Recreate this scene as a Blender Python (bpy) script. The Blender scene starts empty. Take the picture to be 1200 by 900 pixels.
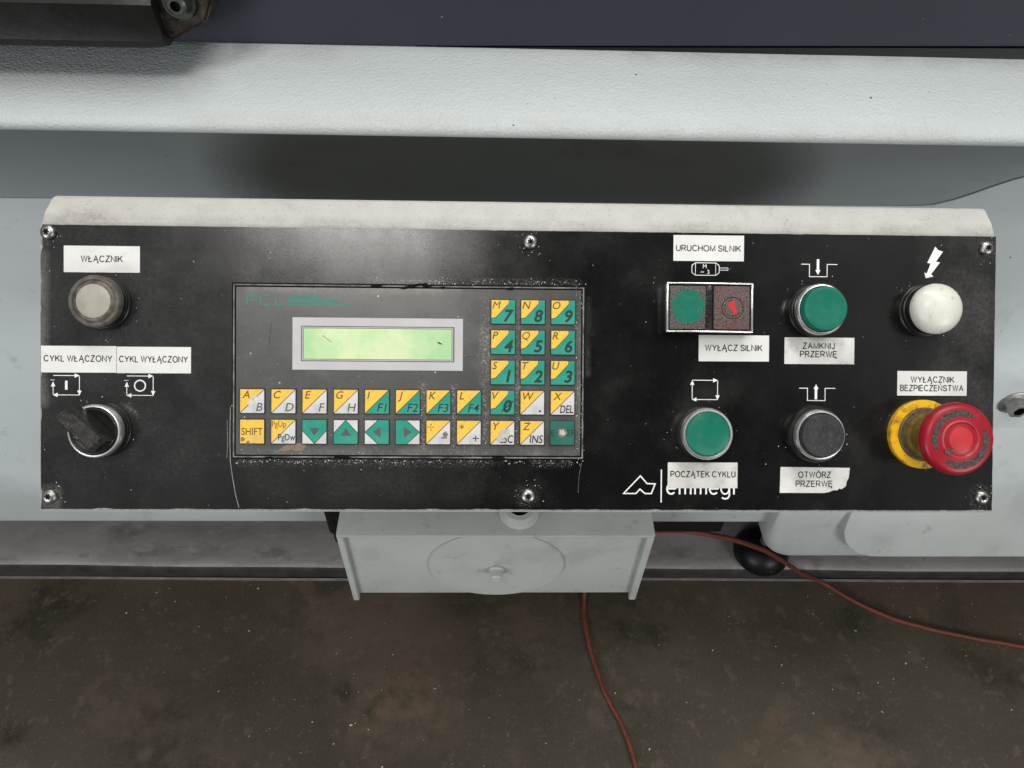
import bpy, bmesh, math, random
from mathutils import Vector, Matrix, noise as mnoise
random.seed(7)
SC = bpy.context.scene
COL = SC.collection
R = math.radians

# ------------------------------------------------------------------ camera
cd = bpy.data.cameras.new('camera')
cd.sensor_width = 36.0
cd.lens = 26.01
cd.clip_start = 0.02
cd.clip_end = 60
cam = bpy.data.objects.new('camera', cd)
COL.objects.link(cam)
cam.matrix_world = Matrix((( 0.99954515, -0.00673522, -0.02939625, 0.0),
                           (-0.01514278,  0.73087062, -0.68234803, 0.0),
                           ( 0.02608062,  0.68248280,  0.73043619, 1.32),
                           (0, 0, 0, 1)))
SC.camera = cam

# ------------------------------------------------------------------ world: a workshop hall in front of the machine, dark where the person stands
W = bpy.data.worlds.new('World'); SC.world = W; W.use_nodes = True
wn, wl = W.node_tree.nodes, W.node_tree.links
wn.clear()
wo = wn.new('ShaderNodeOutputWorld'); bg = wn.new('ShaderNodeBackground'); wl.new(bg.outputs[0], wo.inputs[0])
tc = wn.new('ShaderNodeTexCoord'); sx = wn.new('ShaderNodeSeparateXYZ'); wl.new(tc.outputs['Generated'], sx.inputs[0])
def wmath(op, a, c=None):
    q = wn.new('ShaderNodeMath'); q.operation = op
    for i, v in enumerate((a, c)):
        if v is None: continue
        if isinstance(v, (int, float)): q.inputs[i].default_value = v
        else: wl.new(v, q.inputs[i])
    return q.outputs[0]
def wmap(v, a, c, lo, hi):
    q = wn.new('ShaderNodeMapRange'); q.interpolation_type = 'SMOOTHSTEP'; wl.new(v, q.inputs[0])
    for i, t_ in enumerate((a, c, lo, hi)): q.inputs[i + 1].default_value = t_
    return q.outputs[0]
cr = wn.new('ShaderNodeValToRGB'); wl.new(sx.outputs['Z'], cr.inputs[0])
e = cr.color_ramp.elements
e[0].position = 0.0; e[0].color = (0.10, 0.095, 0.085, 1)
e[1].position = 1.0; e[1].color = (0.60, 0.60, 0.58, 1)
k = e.new(0.35); k.color = (0.26, 0.26, 0.25, 1)
k = e.new(0.65); k.color = (0.95, 0.96, 0.95, 1)
u = wmath('DIVIDE', sx.outputs['X'], wmath('MAXIMUM', wmath('MULTIPLY', sx.outputs['Y'], -1.0), 0.05))
body = wmap(wmath('ABSOLUTE', wmath('SUBTRACT', u, 0.27)), 0.24, 0.50, 0.96, 0.0)          # sideways extent of the person
body = wmath('MULTIPLY', body, wmap(sx.outputs['Z'], 0.80, 0.93, 1.0, 0.0))                  # up to the head
body = wmath('MULTIPLY', body, wmap(sx.outputs['Y'], -0.30, -0.10, 1.0, 0.0))
back = wmap(sx.outputs['Y'], -0.1, 0.5, 1.0, 0.55)
fac = wmath('MULTIPLY', wmath('SUBTRACT', 1.0, body), back)
mm = wn.new('ShaderNodeMix'); mm.data_type = 'RGBA'; mm.blend_type = 'MULTIPLY'; mm.inputs[0].default_value = 1
wl.new(cr.outputs[0], mm.inputs[6]); wl.new(fac, mm.inputs[7]); wl.new(mm.outputs[2], bg.inputs[0])
bg.inputs[1].default_value = 0.60

# ------------------------------------------------------------------ lamps
def area(name, loc, target, sx_, sy_, power, color=(1, 1, 1), spread=180):
    l = bpy.data.lights.new(name, 'AREA'); l.shape = 'RECTANGLE'; l.size = sx_; l.size_y = sy_; l.energy = power; l.color = color
    l.spread = R(spread)
    o = bpy.data.objects.new(name, l); COL.objects.link(o); o.location = loc
    d = Vector(target) - Vector(loc)
    o.rotation_euler = d.to_track_quat('-Z', 'Y').to_euler()
    return o
def spot(name, loc, target, power, angle, blend, color=(1, 1, 1), radius=0.02):
    l = bpy.data.lights.new(name, 'SPOT'); l.energy = power; l.spot_size = R(angle); l.spot_blend = blend; l.color = color
    l.shadow_soft_size = radius
    o = bpy.data.objects.new(name, l); COL.objects.link(o); o.location = loc
    d = Vector(target) - Vector(loc)
    o.rotation_euler = d.to_track_quat('-Z', 'Y').to_euler()
    return o
area('ceiling_lamp', (-0.47, -0.66, 2.92), (0, 0.3, 1.0), 0.62, 0.42, 16, (1.0, 0.97, 0.92))
area('ceiling_strip', (0.3, 0.60, 3.1), (0.1, 0.4, 1.0), 2.6, 0.35, 48, (1.0, 0.99, 0.97))
area('side_fill', (-1.5, -1.5, 1.18), (-.1, 0.5, 0.75), 1.0, 0.6, 23, (0.94, 0.98, 1.0))  # side pair added as fill to brighten upright faces, no known source
area('side_fill', (1.6, -1.5, 1.18), (.1, 0.5, 0.75), 1.0, 0.6, 21, (0.97, 0.985, 1.0))
# two added spots without a real source; their cones shape the recess shadow
spot('recess_fill', (-1.0, -0.35, 0.84), (-0.42, 0.50, 0.80), 9, 26, .14, (0.90, 0.96, 1.0), .03)
spot('recess_fill', (1.1, -0.35, 0.84), (0.46, 0.50, 0.81), 10, 25, .14, (0.90, 0.96, 1.0), .03)

SC.view_settings.view_transform = 'Standard'
SC.view_settings.look = 'None'
SC.view_settings.exposure = 0.0
SC.view_settings.gamma = 1.0
SC.cycles.use_denoising = True
SC.cycles.max_bounces = 6

# ------------------------------------------------------------------ materials
def mat(name, c1, c2=None, ns=60, rough=.5, rough2=None, rs=40, metal=0.0, spec=.33, bump=None, bump2=None,
        specks=(), grime=(), coat=0.0, emit=None, stretch=None, detail=4, spots=None):
    """procedural paint: two tones, roughness variation, bumps (scale, metres), specks (scale, share, colour), grime (scale, lo, hi, colour)"""
    m = bpy.data.materials.new(name); m.use_nodes = True
    nt = m.node_tree; n, l = nt.nodes, nt.links
    b = n['Principled BSDF']
    t = n.new('ShaderNodeTexCoord'); co = t.outputs['Object']
    if stretch:
        mp = n.new('ShaderNodeMapping'); mp.inputs['Scale'].default_value = stretch; l.new(co, mp.inputs[0]); cs = mp.outputs[0]
    else: cs = co
    def nz(scale, det=4, src=None, rgh=.55):
        q = n.new('ShaderNodeTexNoise'); q.inputs['Scale'].default_value = scale; q.inputs['Detail'].default_value = det
        q.inputs['Roughness'].default_value = rgh
        l.new(src or cs, q.inputs['Vector']); return q.outputs['Fac']
    def remap(v, a, c, lo=0., hi=1.):
        q = n.new('ShaderNodeMapRange'); q.inputs[1].default_value = a; q.inputs[2].default_value = c
        q.inputs[3].default_value = lo; q.inputs[4].default_value = hi; l.new(v, q.inputs[0]); return q.outputs[0]
    def mix(f, a, c):
        q = n.new('ShaderNodeMix'); q.data_type = 'RGBA'
        l.new(f, q.inputs[0])
        for s, v in ((6, a), (7, c)):
            if isinstance(v, tuple): q.inputs[s].default_value = (*v, 1)
            else: l.new(v, q.inputs[s])
        return q.outputs[2]
    cur = tuple(c1)
    if c2: cur = mix(remap(nz(ns, detail), .35, .65), tuple(c1), tuple(c2))
    rfac = None
    for g in grime:
        f = remap(nz(g[0], 6, cs, .65), g[1], g[2], 0, g[4] if len(g) > 4 else 1)
        cur = mix(f, cur, tuple(g[3]))
    if spots:
        xyz = n.new('ShaderNodeSeparateXYZ'); l.new(co, xyz.inputs[0])
        def mth(op, p, q_=None):
            o_ = n.new('ShaderNodeMath'); o_.operation = op
            for i_, v_ in enumerate((p, q_)):
                if v_ is None: continue
                if isinstance(v_, (int, float)): o_.inputs[i_].default_value = v_
                else: l.new(v_, o_.inputs[i_])
            return o_.outputs[0]
        fine = remap(nz(420, 6, co, .75), .27, .72); coarse = remap(nz(38, 4, co, .6), .36, .62)
        gran = remap(nz(800, 4, co, .8), .50, .60)
        for boxes, fall, colr, amt, *gr in spots:
            # wear, painted shade and painted reflections in given places: (centre x, centre y, half width, half height) in mm, fading over `fall` mm
            acc = None
            for bx, by, hx, hy in boxes:
                dx = mth('MAXIMUM', mth('SUBTRACT', mth('ABSOLUTE', mth('SUBTRACT', xyz.outputs[0], bx * .001)), hx * .001), 0.0)
                dy = mth('MAXIMUM', mth('SUBTRACT', mth('ABSOLUTE', mth('SUBTRACT', xyz.outputs[1], by * .001)), hy * .001), 0.0)
                d_ = mth('SQRT', mth('ADD', mth('MULTIPLY', dx, dx), mth('MULTIPLY', dy, dy)))
                f = remap(d_, 0, fall * .001, 1, 0)
                acc = f if acc is None else mth('MAXIMUM', acc, f)
            w_ = mth('MULTIPLY', mth('MULTIPLY', acc, mth("ADD", coarse, .25)), gran if gr else fine)
            cur = mix(mth('MULTIPLY', w_, amt), cur, tuple(colr))
    for s in specks:
        v = n.new('ShaderNodeTexVoronoi'); v.inputs['Scale'].default_value = s[0]; l.new(co, v.inputs['Vector'])
        # random cell pick by its colour, small disc round the point
        sp = n.new('ShaderNodeSeparateColor'); l.new(v.outputs['Color'], sp.inputs[0])
        pick = n.new('ShaderNodeMath'); pick.operation = 'LESS_THAN'; l.new(sp.outputs[0], pick.inputs[0]); pick.inputs[1].default_value = s[1]
        sz = remap(sp.outputs[1], 0, 1, .05, .18)
        disc = n.new('ShaderNodeMath'); disc.operation = 'LESS_THAN'; l.new(v.outputs['Distance'], disc.inputs[0]); l.new(sz, disc.inputs[1])
        a = n.new('ShaderNodeMath'); a.operation = 'MULTIPLY'; l.new(pick.outputs[0], a.inputs[0]); l.new(disc.outputs[0], a.inputs[1])
        cur = mix(a.outputs[0], cur, tuple(s[2]))
    if isinstance(cur, tuple): b.inputs['Base Color'].default_value = (*cur, 1)
    else: l.new(cur, b.inputs['Base Color'])
    b.inputs['Metallic'].default_value = metal
    b.inputs['Specular IOR Level'].default_value = spec
    b.inputs['Coat Weight'].default_value = coat; b.inputs['Coat Roughness'].default_value = .12
    b.inputs['Roughness'].default_value = rough
    if rough2 is not None: l.new(remap(nz(rs, 5, cs, .65), .3, .7, rough, rough2), b.inputs['Roughness'])
    last = None
    for bb in (bump, bump2):
        if bb:
            q = n.new('ShaderNodeBump'); q.inputs['Distance'].default_value = bb[1]; q.inputs['Strength'].default_value = 1
            l.new(nz(bb[0], 3, co), q.inputs['Height'])
            if last: l.new(last, q.inputs['Normal'])
            last = q.outputs[0]
    if last: l.new(last, b.inputs['Normal'])
    if emit:
        sep = n.new('ShaderNodeSeparateXYZ'); l.new(co, sep.inputs[0])
        dx = n.new('ShaderNodeMath'); dx.operation = 'SUBTRACT'; l.new(sep.outputs[0], dx.inputs[0]); dx.inputs[1].default_value = emit[4]
        ab = n.new('ShaderNodeMath'); ab.operation = 'ABSOLUTE'; l.new(dx.outputs[0], ab.inputs[0])
        nn_ = n.new('ShaderNodeMath'); nn_.operation = 'ADD'; l.new(remap(ab.outputs[0], .018, .036, .85, .05), nn_.inputs[0]); l.new(remap(nz(emit[3], 5, co, .7), .3, .7, -.35, .35), nn_.inputs[1])
        nn_.use_clamp = True
        ec = mix(nn_.outputs[0], tuple(emit[0]), tuple(emit[1]))
        l.new(ec, b.inputs['Emission Color']); b.inputs['Emission Strength'].default_value = emit[2]
    return m

DUST = (.36, .35, .32)
MM = .001
SCREWS = [(-274.9, 77.2), (1.7, 75.0), (273.4, 74.7), (-274.0, -74.5), (1.5, -73.6), (272.7, -73.8)]
M = {}
M['panel_foil'] = mat('panel_foil', (.0030, .0030, .0031), (.0050, .0050, .0049), ns=25, rough=.15, rough2=.27, rs=30, spec=.45,
    grime=[(14, .54, .80, (.022, .0215, .020), .8), (300, .60, .80, (.030, .029, .027), .5)],
    specks=[(600, .02, (.20, .195, .185)), (1200, .06, (.07, .068, .064))],
    spots=[([(x, y, 2, 2) for x, y in SCREWS if y < 0], 6, (.28, .28, .265), .55, 1), ([(-275, -78, 3, 6), (-279, 30, .5, 50)], 5, (.30, .30, .28), .7),
           ([(-95, 66, 62, 8)], 18, (.075, .072, .067), .6),  # paints the ceiling lamp's reflection above the keypad
           ([(-90, -54.0, 75, .2), (15, -54, 10, .2)], 4, (.24, .23, .215), .5, 1), ([(0, 51.5, 30, .2), (-70, 51.5, 20, .2)], 3, (.22, .21, .195), .5, 1),
           ([(36, 20, .2, 22)], 2.5, (.10, .10, .095), .4), ([(-80, -66, 75, 6)], 10, (.026, .025, .023), .7),
           ([(262, 30, 10, 45)], 22, (.060, .057, .054), .8), ([(-235, 10, 40, 60)], 40, (.030, .0295, .029), .8)],  # right and left boxes paint the hall's reflected haze
    bump=(900, .00002))
M['bare_edge'] = mat('bare_edge', (.30, .30, .29), (.16, .16, .15), ns=400, rough=.45)
M['housing_paint'] = mat('housing_paint', (.43, .42, .385), (.39, .38, .35), ns=90, rough=.5, bump=(700, .00015),
    grime=[(60, .56, .75, (.30, .28, .25), .5), (700, .60, .72, (.09, .085, .075), .7)], specks=[(600, .10, (.09, .085, .075))],
    spots=[([(0, 84.5, 290, 1.5)], 4, (.20, .19, .165), .6), ([(-255, 87, 12, 2)], 7, (.22, .20, .17), .6)])
M['machine_paint'] = mat('machine_paint', (.46, .49, .49), (.42, .45, .452), ns=9, rough=.38, rough2=.55, bump=(900, .00005),
    grime=[(13, .56, .70, (.33, .345, .34), .5), (45, .62, .70, (.27, .27, .255), .45)], specks=[(200, .02, (.06, .06, .055))])
M['recess_shade_paint'] = mat('recess_shade_paint', (.215, .238, .245), (.185, .202, .206), ns=9, rough=.42, bump=(900, .00005), stretch=(.3, 1, 1),  # machine paint toned down, shade of the recess put into the colour
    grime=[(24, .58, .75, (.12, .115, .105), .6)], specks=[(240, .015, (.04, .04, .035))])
M['ledge_paint'] = mat('ledge_paint', (.47, .502, .503), (.44, .47, .472), ns=7, rough=.43, bump=(560, .0007), bump2=(140, .0003),
    spots=[([(50, -157, 250, 1.5)], 6, (.36, .33, .28), .45), ([(-230, -98, 120, 2), (300, -96, 200, 1)], 12, (.20, .20, .19), .5)],  # brown nose band is painted shadow; rear edge is darker too
    grime=[(10, .58, .78, (.30, .31, .30), .5)], specks=[(220, .025, (.06, .06, .055))])
M['hood_paint'] = mat('hood_paint', (.026, .030, .041), (.022, .025, .035), ns=6, rough=.5, specks=[(330, .012, (.35, .35, .36))])
M['black_rubber'] = mat('black_rubber', (.006, .006, .0065), rough=.4, specks=[(180, .08, (.3, .3, .28))])
M['handle_plastic'] = mat('handle_plastic', (.005, .005, .005), (.009, .0085, .008), ns=30, rough=.30, rough2=.5,
    specks=[(150, .04, (.3, .3, .28))], bump=(300, .0001))
M['greasy_steel'] = mat('greasy_steel', (.012, .010, .009), (.05, .038, .030), ns=120, rough=.2, rough2=.45, metal=.3, specks=[(600, .12, (.5, .48, .45))], bump=(300, .0003))
M['tray_steel'] = mat('tray_steel', (.27, .25, .24), (.37, .35, .338), ns=11, rough=.42, rough2=.65, stretch=(.5, 1, 1),
    grime=[(9, .52, .64, (.17, .155, .148), .75), (48, .57, .66, (.40, .385, .37), .6), (120, .58, .68, (.42, .40, .385), .45), (22, .58, .66, (.15, .137, .13), .6)], specks=[(200, .01, (.5, .5, .5))])
M['tray_lip_shade'] = mat('tray_lip_shade', (.028, .026, .025), (.05, .046, .044), ns=30, rough=.6)  # tray steel darkened so the lip carries its shadow in the colour
M['floor_concrete'] = mat('floor_concrete', (.058, .048, .031), (.084, .071, .048), ns=4.2, rough=.45, rough2=.75, rs=8,
    grime=[(2.3, .53, .62, (.105, .074, .050), .45), (5.2, .55, .66, (.020, .0195, .013), .75), (7, .58, .64, (.105, .088, .063), .5), (26, .58, .64, (.140, .105, .075), .45),
           (75, .60, .66, (.150, .122, .090), .45), (190, .57, .68, (.15, .125, .094), .55), (420, .55, .68, (.018, .015, .011), .6), (3.7, .60, .63, (.125, .085, .060), .5)],
    specks=[(150, .004, (.42, .40, .36)), (320, .012, (.22, .21, .18))], bump=(420, .00025), detail=9,
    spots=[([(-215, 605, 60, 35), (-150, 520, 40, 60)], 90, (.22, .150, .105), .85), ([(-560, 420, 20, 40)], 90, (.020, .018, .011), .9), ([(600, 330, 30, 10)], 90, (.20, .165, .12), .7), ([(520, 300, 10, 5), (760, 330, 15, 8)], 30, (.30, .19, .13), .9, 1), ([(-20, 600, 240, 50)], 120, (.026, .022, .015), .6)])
M['seal_line'] = mat('seal_line', (.22, .205, .195), (.15, .14, .13), ns=30, rough=.6)
M['hose_red'] = mat('hose_red', (.19, .050, .030), (.13, .038, .025), ns=40, rough=.5, grime=[(60, .52, .66, (.075, .045, .034), .7)])
M['chrome'] = mat('chrome', (.82, .82, .82), (.70, .70, .69), ns=90, rough=.22, rough2=.32, rs=90, metal=.9, specks=[(900, .015, (.15, .15, .14))])
M['steel'] = mat('steel', (.40, .39, .37), (.24, .235, .22), ns=400, rough=.28, rough2=.5, rs=500, metal=1)
M['zinc'] = mat('zinc', (.36, .355, .34), (.25, .245, .235), ns=120, rough=.4, metal=.75)
M['dull_zinc'] = mat('dull_zinc', (.075, .08, .075), (.04, .043, .04), ns=150, rough=.4, metal=.6)
M['dark_recess'] = mat('dark_recess', (.004, .004, .004), rough=.8, spec=.1)
M['black_plastic'] = mat('black_plastic', (.007, .007, .007), (.011, .011, .0105), ns=200, rough=.38, specks=[(600, .05, (.26, .25, .23)), (1100, .08, (.08, .08, .075))])
M['worn_black'] = mat('worn_black', (.016, .016, .0165), (.030, .030, .031), ns=120, rough=.42, rough2=.6, grime=[(600, .52, .72, (.08, .08, .08), .5)])
M['dusty_black'] = mat('dusty_black', (.008, .0078, .0075), (.026, .0245, .022), ns=220, rough=.38, grime=[(520, .57, .68, (.13, .122, .105), .75)], specks=[(480, .25, (.5, .48, .44))])
M['green_cap'] = mat('green_cap', (.002, .118, .076), (.004, .135, .088), ns=70, rough=.38, grime=[(150, .52, .75, (.05, .16, .12), .6), (700, .62, .75, (.03, .05, .04), .6)])
M['red_cap'] = mat('red_cap', (.29, .006, .017), (.24, .006, .015), ns=60, rough=.36, grime=[(120, .52, .70, (.20, .035, .042), .6), (700, .60, .72, (.10, .03, .03), .5)], specks=[(420, .04, (.08, .02, .02))])
M['red_edge'] = mat('red_edge', (.42, .07, .075), (.36, .03, .035), ns=200, rough=.45)
M['red_worn'] = mat('red_worn', (.46, .018, .024), (.36, .030, .032), ns=200, rough=.5)
M['yellow_collar'] = mat('yellow_collar', (.72, .40, .004), (.60, .32, .006), ns=90, rough=.42, grime=[(180, .50, .66, (.09, .065, .02), .8)], specks=[(500, .12, (.06, .05, .03))])
M['dirty_yellow'] = mat('dirty_yellow', (.20, .125, .012), (.09, .062, .015), ns=150, rough=.6, grime=[(260, .5, .66, (.06, .05, .035), .8)], specks=[(500, .12, (.35, .33, .29))])
M['groove_dirt'] = mat('groove_dirt', (.022, .018, .016), (.075, .066, .058), ns=900, rough=.85, specks=[(900, .15, (.36, .34, .31))])
M['grit'] = mat('grit', (.030, .025, .021), (.13, .115, .10), ns=1200, rough=.8, bump=(800, .0004), specks=[(700, .2, (.42, .40, .37)), (900, .2, (.02, .018, .016))])
M['red_grit'] = mat('red_grit', (.045, .025, .022), (.14, .11, .095), ns=1100, rough=.8, bump=(800, .0004), grime=[(60, .5, .7, (.13, .028, .032), .6)], specks=[(600, .16, (.45, .43, .40)), (900, .25, (.03, .022, .02))])
M['white_dome'] = mat('white_dome', (.60, .59, .53), (.55, .54, .485), ns=60, rough=.32, grime=[(95, .56, .70, (.34, .325, .27), .6), (320, .60, .72, (.20, .19, .15), .6)], specks=[(500, .04, (.12, .11, .09))])
M['frosted_lens'] = mat('frosted_lens', (.31, .295, .25), (.25, .235, .195), ns=110, rough=.38, grime=[(300, .55, .75, (.17, .16, .13), .6)])
M['brown_bezel'] = mat('brown_bezel', (.05, .043, .034), (.11, .098, .08), ns=240, rough=.4, specks=[(600, .12, (.4, .38, .34))])
M['terminal_face'] = mat('terminal_face', (.045, .045, .043), (.056, .056, .053), ns=45, rough=.24, rough2=.34, spec=.6, detail=7,
    grime=[(20, .52, .78, (.115, .112, .104), .6), (500, .58, .75, (.12, .116, .108), .6)], specks=[(300, .04, (.5, .49, .46)), (700, .06, (.28, .27, .25))],
    spots=[([(-42.3, -27, 1, 18), (-60, -27, 1, 18), (-24, 0, 1.5, 42), (-5, 0, .6, 40)], 3, (.24, .22, .185), .7, 1), ([(-68, -49, 95, 1), (-100, 47, 60, .5), (33, 0, 1, 46)], 4, (.20, .19, .165), .6)])
M['terminal_ridge'] = mat('terminal_ridge', (.05, .05, .047), (.20, .195, .185), ns=110, rough=.5)
M['silver'] = mat('silver', (.43, .42, .42), (.39, .38, .38), ns=40, rough=.5, grime=[(200, .6, .8, (.28, .27, .26), .5)])
M['silver_edge'] = mat('silver_edge', (.10, .10, .10), rough=.5)
M['lcd'] = mat('lcd', (.26, .38, .20), (.32, .38, .24), ns=30, rough=.25, emit=((.10, .40, .14), (.66, .66, .38), .50, 60, -.092), specks=[(120, .01, (.04, .05, .03))])
M['key_yellow'] = mat('key_yellow', (.70, .44, .050), (.62, .40, .065), ns=70, rough=.35, rough2=.5, grime=[(110, .53, .70, (.45, .33, .14), .65), (420, .60, .72, (.20, .15, .07), .5)], specks=[(800, .03, (.2, .15, .06))])
M['key_green'] = mat('key_green', (.008, .215, .150), (.018, .25, .18), ns=70, rough=.35, rough2=.5, grime=[(120, .53, .72, (.07, .22, .17), .65), (420, .60, .72, (.03, .09, .07), .5)])
M['key_green_dull'] = mat('key_green_dull', (.010, .095, .070), (.02, .115, .085), ns=120, rough=.45)
M['key_white'] = mat('key_white', (.53, .52, .515), (.46, .45, .445), ns=70, rough=.35, rough2=.5, grime=[(110, .54, .72, (.33, .315, .29), .65), (420, .62, .72, (.2, .19, .17), .5)])
M['key_side'] = mat('key_side', (.020, .020, .019), rough=.5)
M['worn_key'] = mat('worn_key', (.36, .34, .30), (.46, .43, .38), ns=300, rough=.5)
M['brown_wear'] = mat('brown_wear', (.20, .15, .11), (.13, .10, .08), ns=400, rough=.6)
M['ink'] = mat('ink', (.014, .013, .013), rough=.5)
M['ink_yellow_side'] = mat('ink_on_yellow', (.13, .055, .018), rough=.5)
M['ink_green'] = mat('ink_on_green', (.004, .032, .026), rough=.5)
M['ink_grey'] = mat('ink_grey', (.075, .068, .066), rough=.5)
M['print_white'] = mat('print_white', (.74, .74, .72), (.66, .66, .64), ns=300, rough=.5)
M['print_teal'] = mat('print_teal', (.015, .20, .155), (.03, .16, .125), ns=400, rough=.5)
M['paper'] = mat('paper', (.62, .615, .59), (.565, .56, .535), ns=50, rough=.55, grime=[(110, .58, .78, (.40, .385, .35), .6), (500, .66, .78, (.25, .24, .22), .6)])
M['dirty_paper'] = mat('dirty_paper', (.58, .575, .55), (.47, .46, .43), ns=60, rough=.55, grime=[(90, .50, .70, (.28, .27, .24), .75), (500, .6, .74, (.14, .135, .12), .6)])
M['aluminium_chips'] = mat('aluminium_chips', (.72, .72, .70), (.5, .5, .48), ns=200, rough=.4, metal=.3)
M['casting_paint'] = mat('casting_paint', (.44, .465, .455), (.40, .425, .415), ns=14, rough=.45, bump=(500, .0001),
    grime=[(14, .56, .70, (.33, .34, .33), .5), (60, .62, .70, (.25, .25, .23), .5)], specks=[(320, .02, (.08, .08, .07))])
M['cover_paint'] = mat('cover_paint', (.47, .48, .455), (.43, .44, .415), ns=16, rough=.45, bump=(500, .00012),
    grime=[(15, .54, .68, (.32, .33, .305), .5), (70, .61, .70, (.22, .22, .19), .5)], specks=[(320, .02, (.10, .10, .09))])

# ------------------------------------------------------------------ mesh builder
_text_cache = {}
def text_geo(body, shear=0.0, weight=0.0):
    key = (body, shear, weight)
    if key not in _text_cache:
        c = bpy.data.curves.new('t', 'FONT'); c.body = body; c.size = 1; c.shear = shear; c.offset = weight; c.resolution_u = 3
        o = bpy.data.objects.new('t', c); COL.objects.link(o)
        bpy.context.view_layer.update()
        dg = bpy.context.evaluated_depsgraph_get()
        me = o.evaluated_get(dg).to_mesh()
        vs = [tuple(v.co) for v in me.vertices]; fs = [tuple(p.vertices) for p in me.polygons]
        o.evaluated_get(dg).to_mesh_clear()
        bpy.data.objects.remove(o); bpy.data.curves.remove(c)
        _text_cache[key] = (vs, fs)
    return _text_cache[key]

def arc(cx, cy, rx, ry, a0, a1, n=8):
    return [(cx + rx * math.cos(R(a0 + (a1 - a0) * i / n)), cy + ry * math.sin(R(a0 + (a1 - a0) * i / n))) for i in range(n + 1)]
OG = lambda x: [(x, 0), (x - .12, -.13), (x - .06, -.24), (x + .08, -.23)]
SANS = {
 'A': (.9, [[(0, 0), (.45, 1), (.9, 0)], [(.16, .36), (.74, .36)]]),
 'B': (.72, [[(0, 0), (0, 1), (.42, 1)] + arc(.42, .77, .24, .23, 90, -90)[1:] + [(0, .54)], [(0, .54), (.45, .54)] + arc(.45, .27, .27, .27, 90, -90)[1:] + [(0, 0)]]),
 'C': (.88, [arc(.46, .5, .46, .5, 38, 322, 14)]),
 'E': (.72, [[(.7, 1), (0, 1), (0, 0), (.72, 0)], [(0, .53), (.66, .53)]]),
 'H': (.76, [[(0, 0), (0, 1)], [(.76, 0), (.76, 1)], [(0, .53), (.76, .53)]]),
 'I': (.0, [[(0, 0), (0, 1)]]),
 'J': (.5, [[(.5, 1)] + arc(.25, .25, .25, .25, 0, -165, 7)]),
 'K': (.8, [[(0, 0), (0, 1)], [(.75, 1), (0, .36)], [(.27, .6), (.8, 0)]]),
 'L': (.6, [[(0, 1), (0, 0), (.6, 0)]]),
 'M': (.9, [[(0, 0), (0, 1), (.45, .05), (.9, 1), (.9, 0)]]),
 'N': (.78, [[(0, 0), (0, 1), (.78, 0), (.78, 1)]]),
 'O': (1.0, [arc(.5, .5, .5, .5, 0, 360, 20)]),
 'P': (.72, [[(0, 0), (0, 1), (.45, 1)] + arc(.45, .73, .27, .27, 90, -90)[1:] + [(0, .46)]]),
 'R': (.78, [[(0, 0), (0, 1), (.46, 1)] + arc(.46, .74, .27, .26, 90, -90)[1:] + [(0, .48)], [(.42, .48), (.78, 0)]]),
 'S': (.76, [[(.72, .75), (.64, .92), (.38, 1), (.12, .93), (.03, .74), (.12, .6), (.4, .5), (.66, .42), (.76, .26), (.67, .08), (.4, 0), (.1, .08), (0, .28)]]),
 'T': (.8, [[(0, 1), (.8, 1)], [(.4, 1), (.4, 0)]]),
 'U': (.76, [[(0, 1)] + arc(.38, .35, .38, .35, 180, 360, 10) + [(.76, 1)]]),
 'W': (1.16, [[(0, 1), (.29, 0), (.58, 1), (.87, 0), (1.16, 1)]]),
 'Y': (.86, [[(0, 1), (.43, .43), (.86, 1)], [(.43, .43), (.43, 0)]]),
 'Z': (.75, [[(.03, 1), (.72, 1), (0, 0), (.75, 0)]]),
}
SANS['Ł'] = (.6, SANS['L'][1] + [[(-.14, .34), (.36, .64)]])
SANS['Ą'] = (.9, SANS['A'][1] + [OG(.9)])
SANS['Ę'] = (.72, SANS['E'][1] + [OG(.66)])
SANS['Ó'] = (1.0, SANS['O'][1] + [[(.44, 1.12), (.62, 1.3)]])
SANS['Ń'] = (.78, SANS['N'][1] + [[(.33, 1.12), (.5, 1.3)]])

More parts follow.
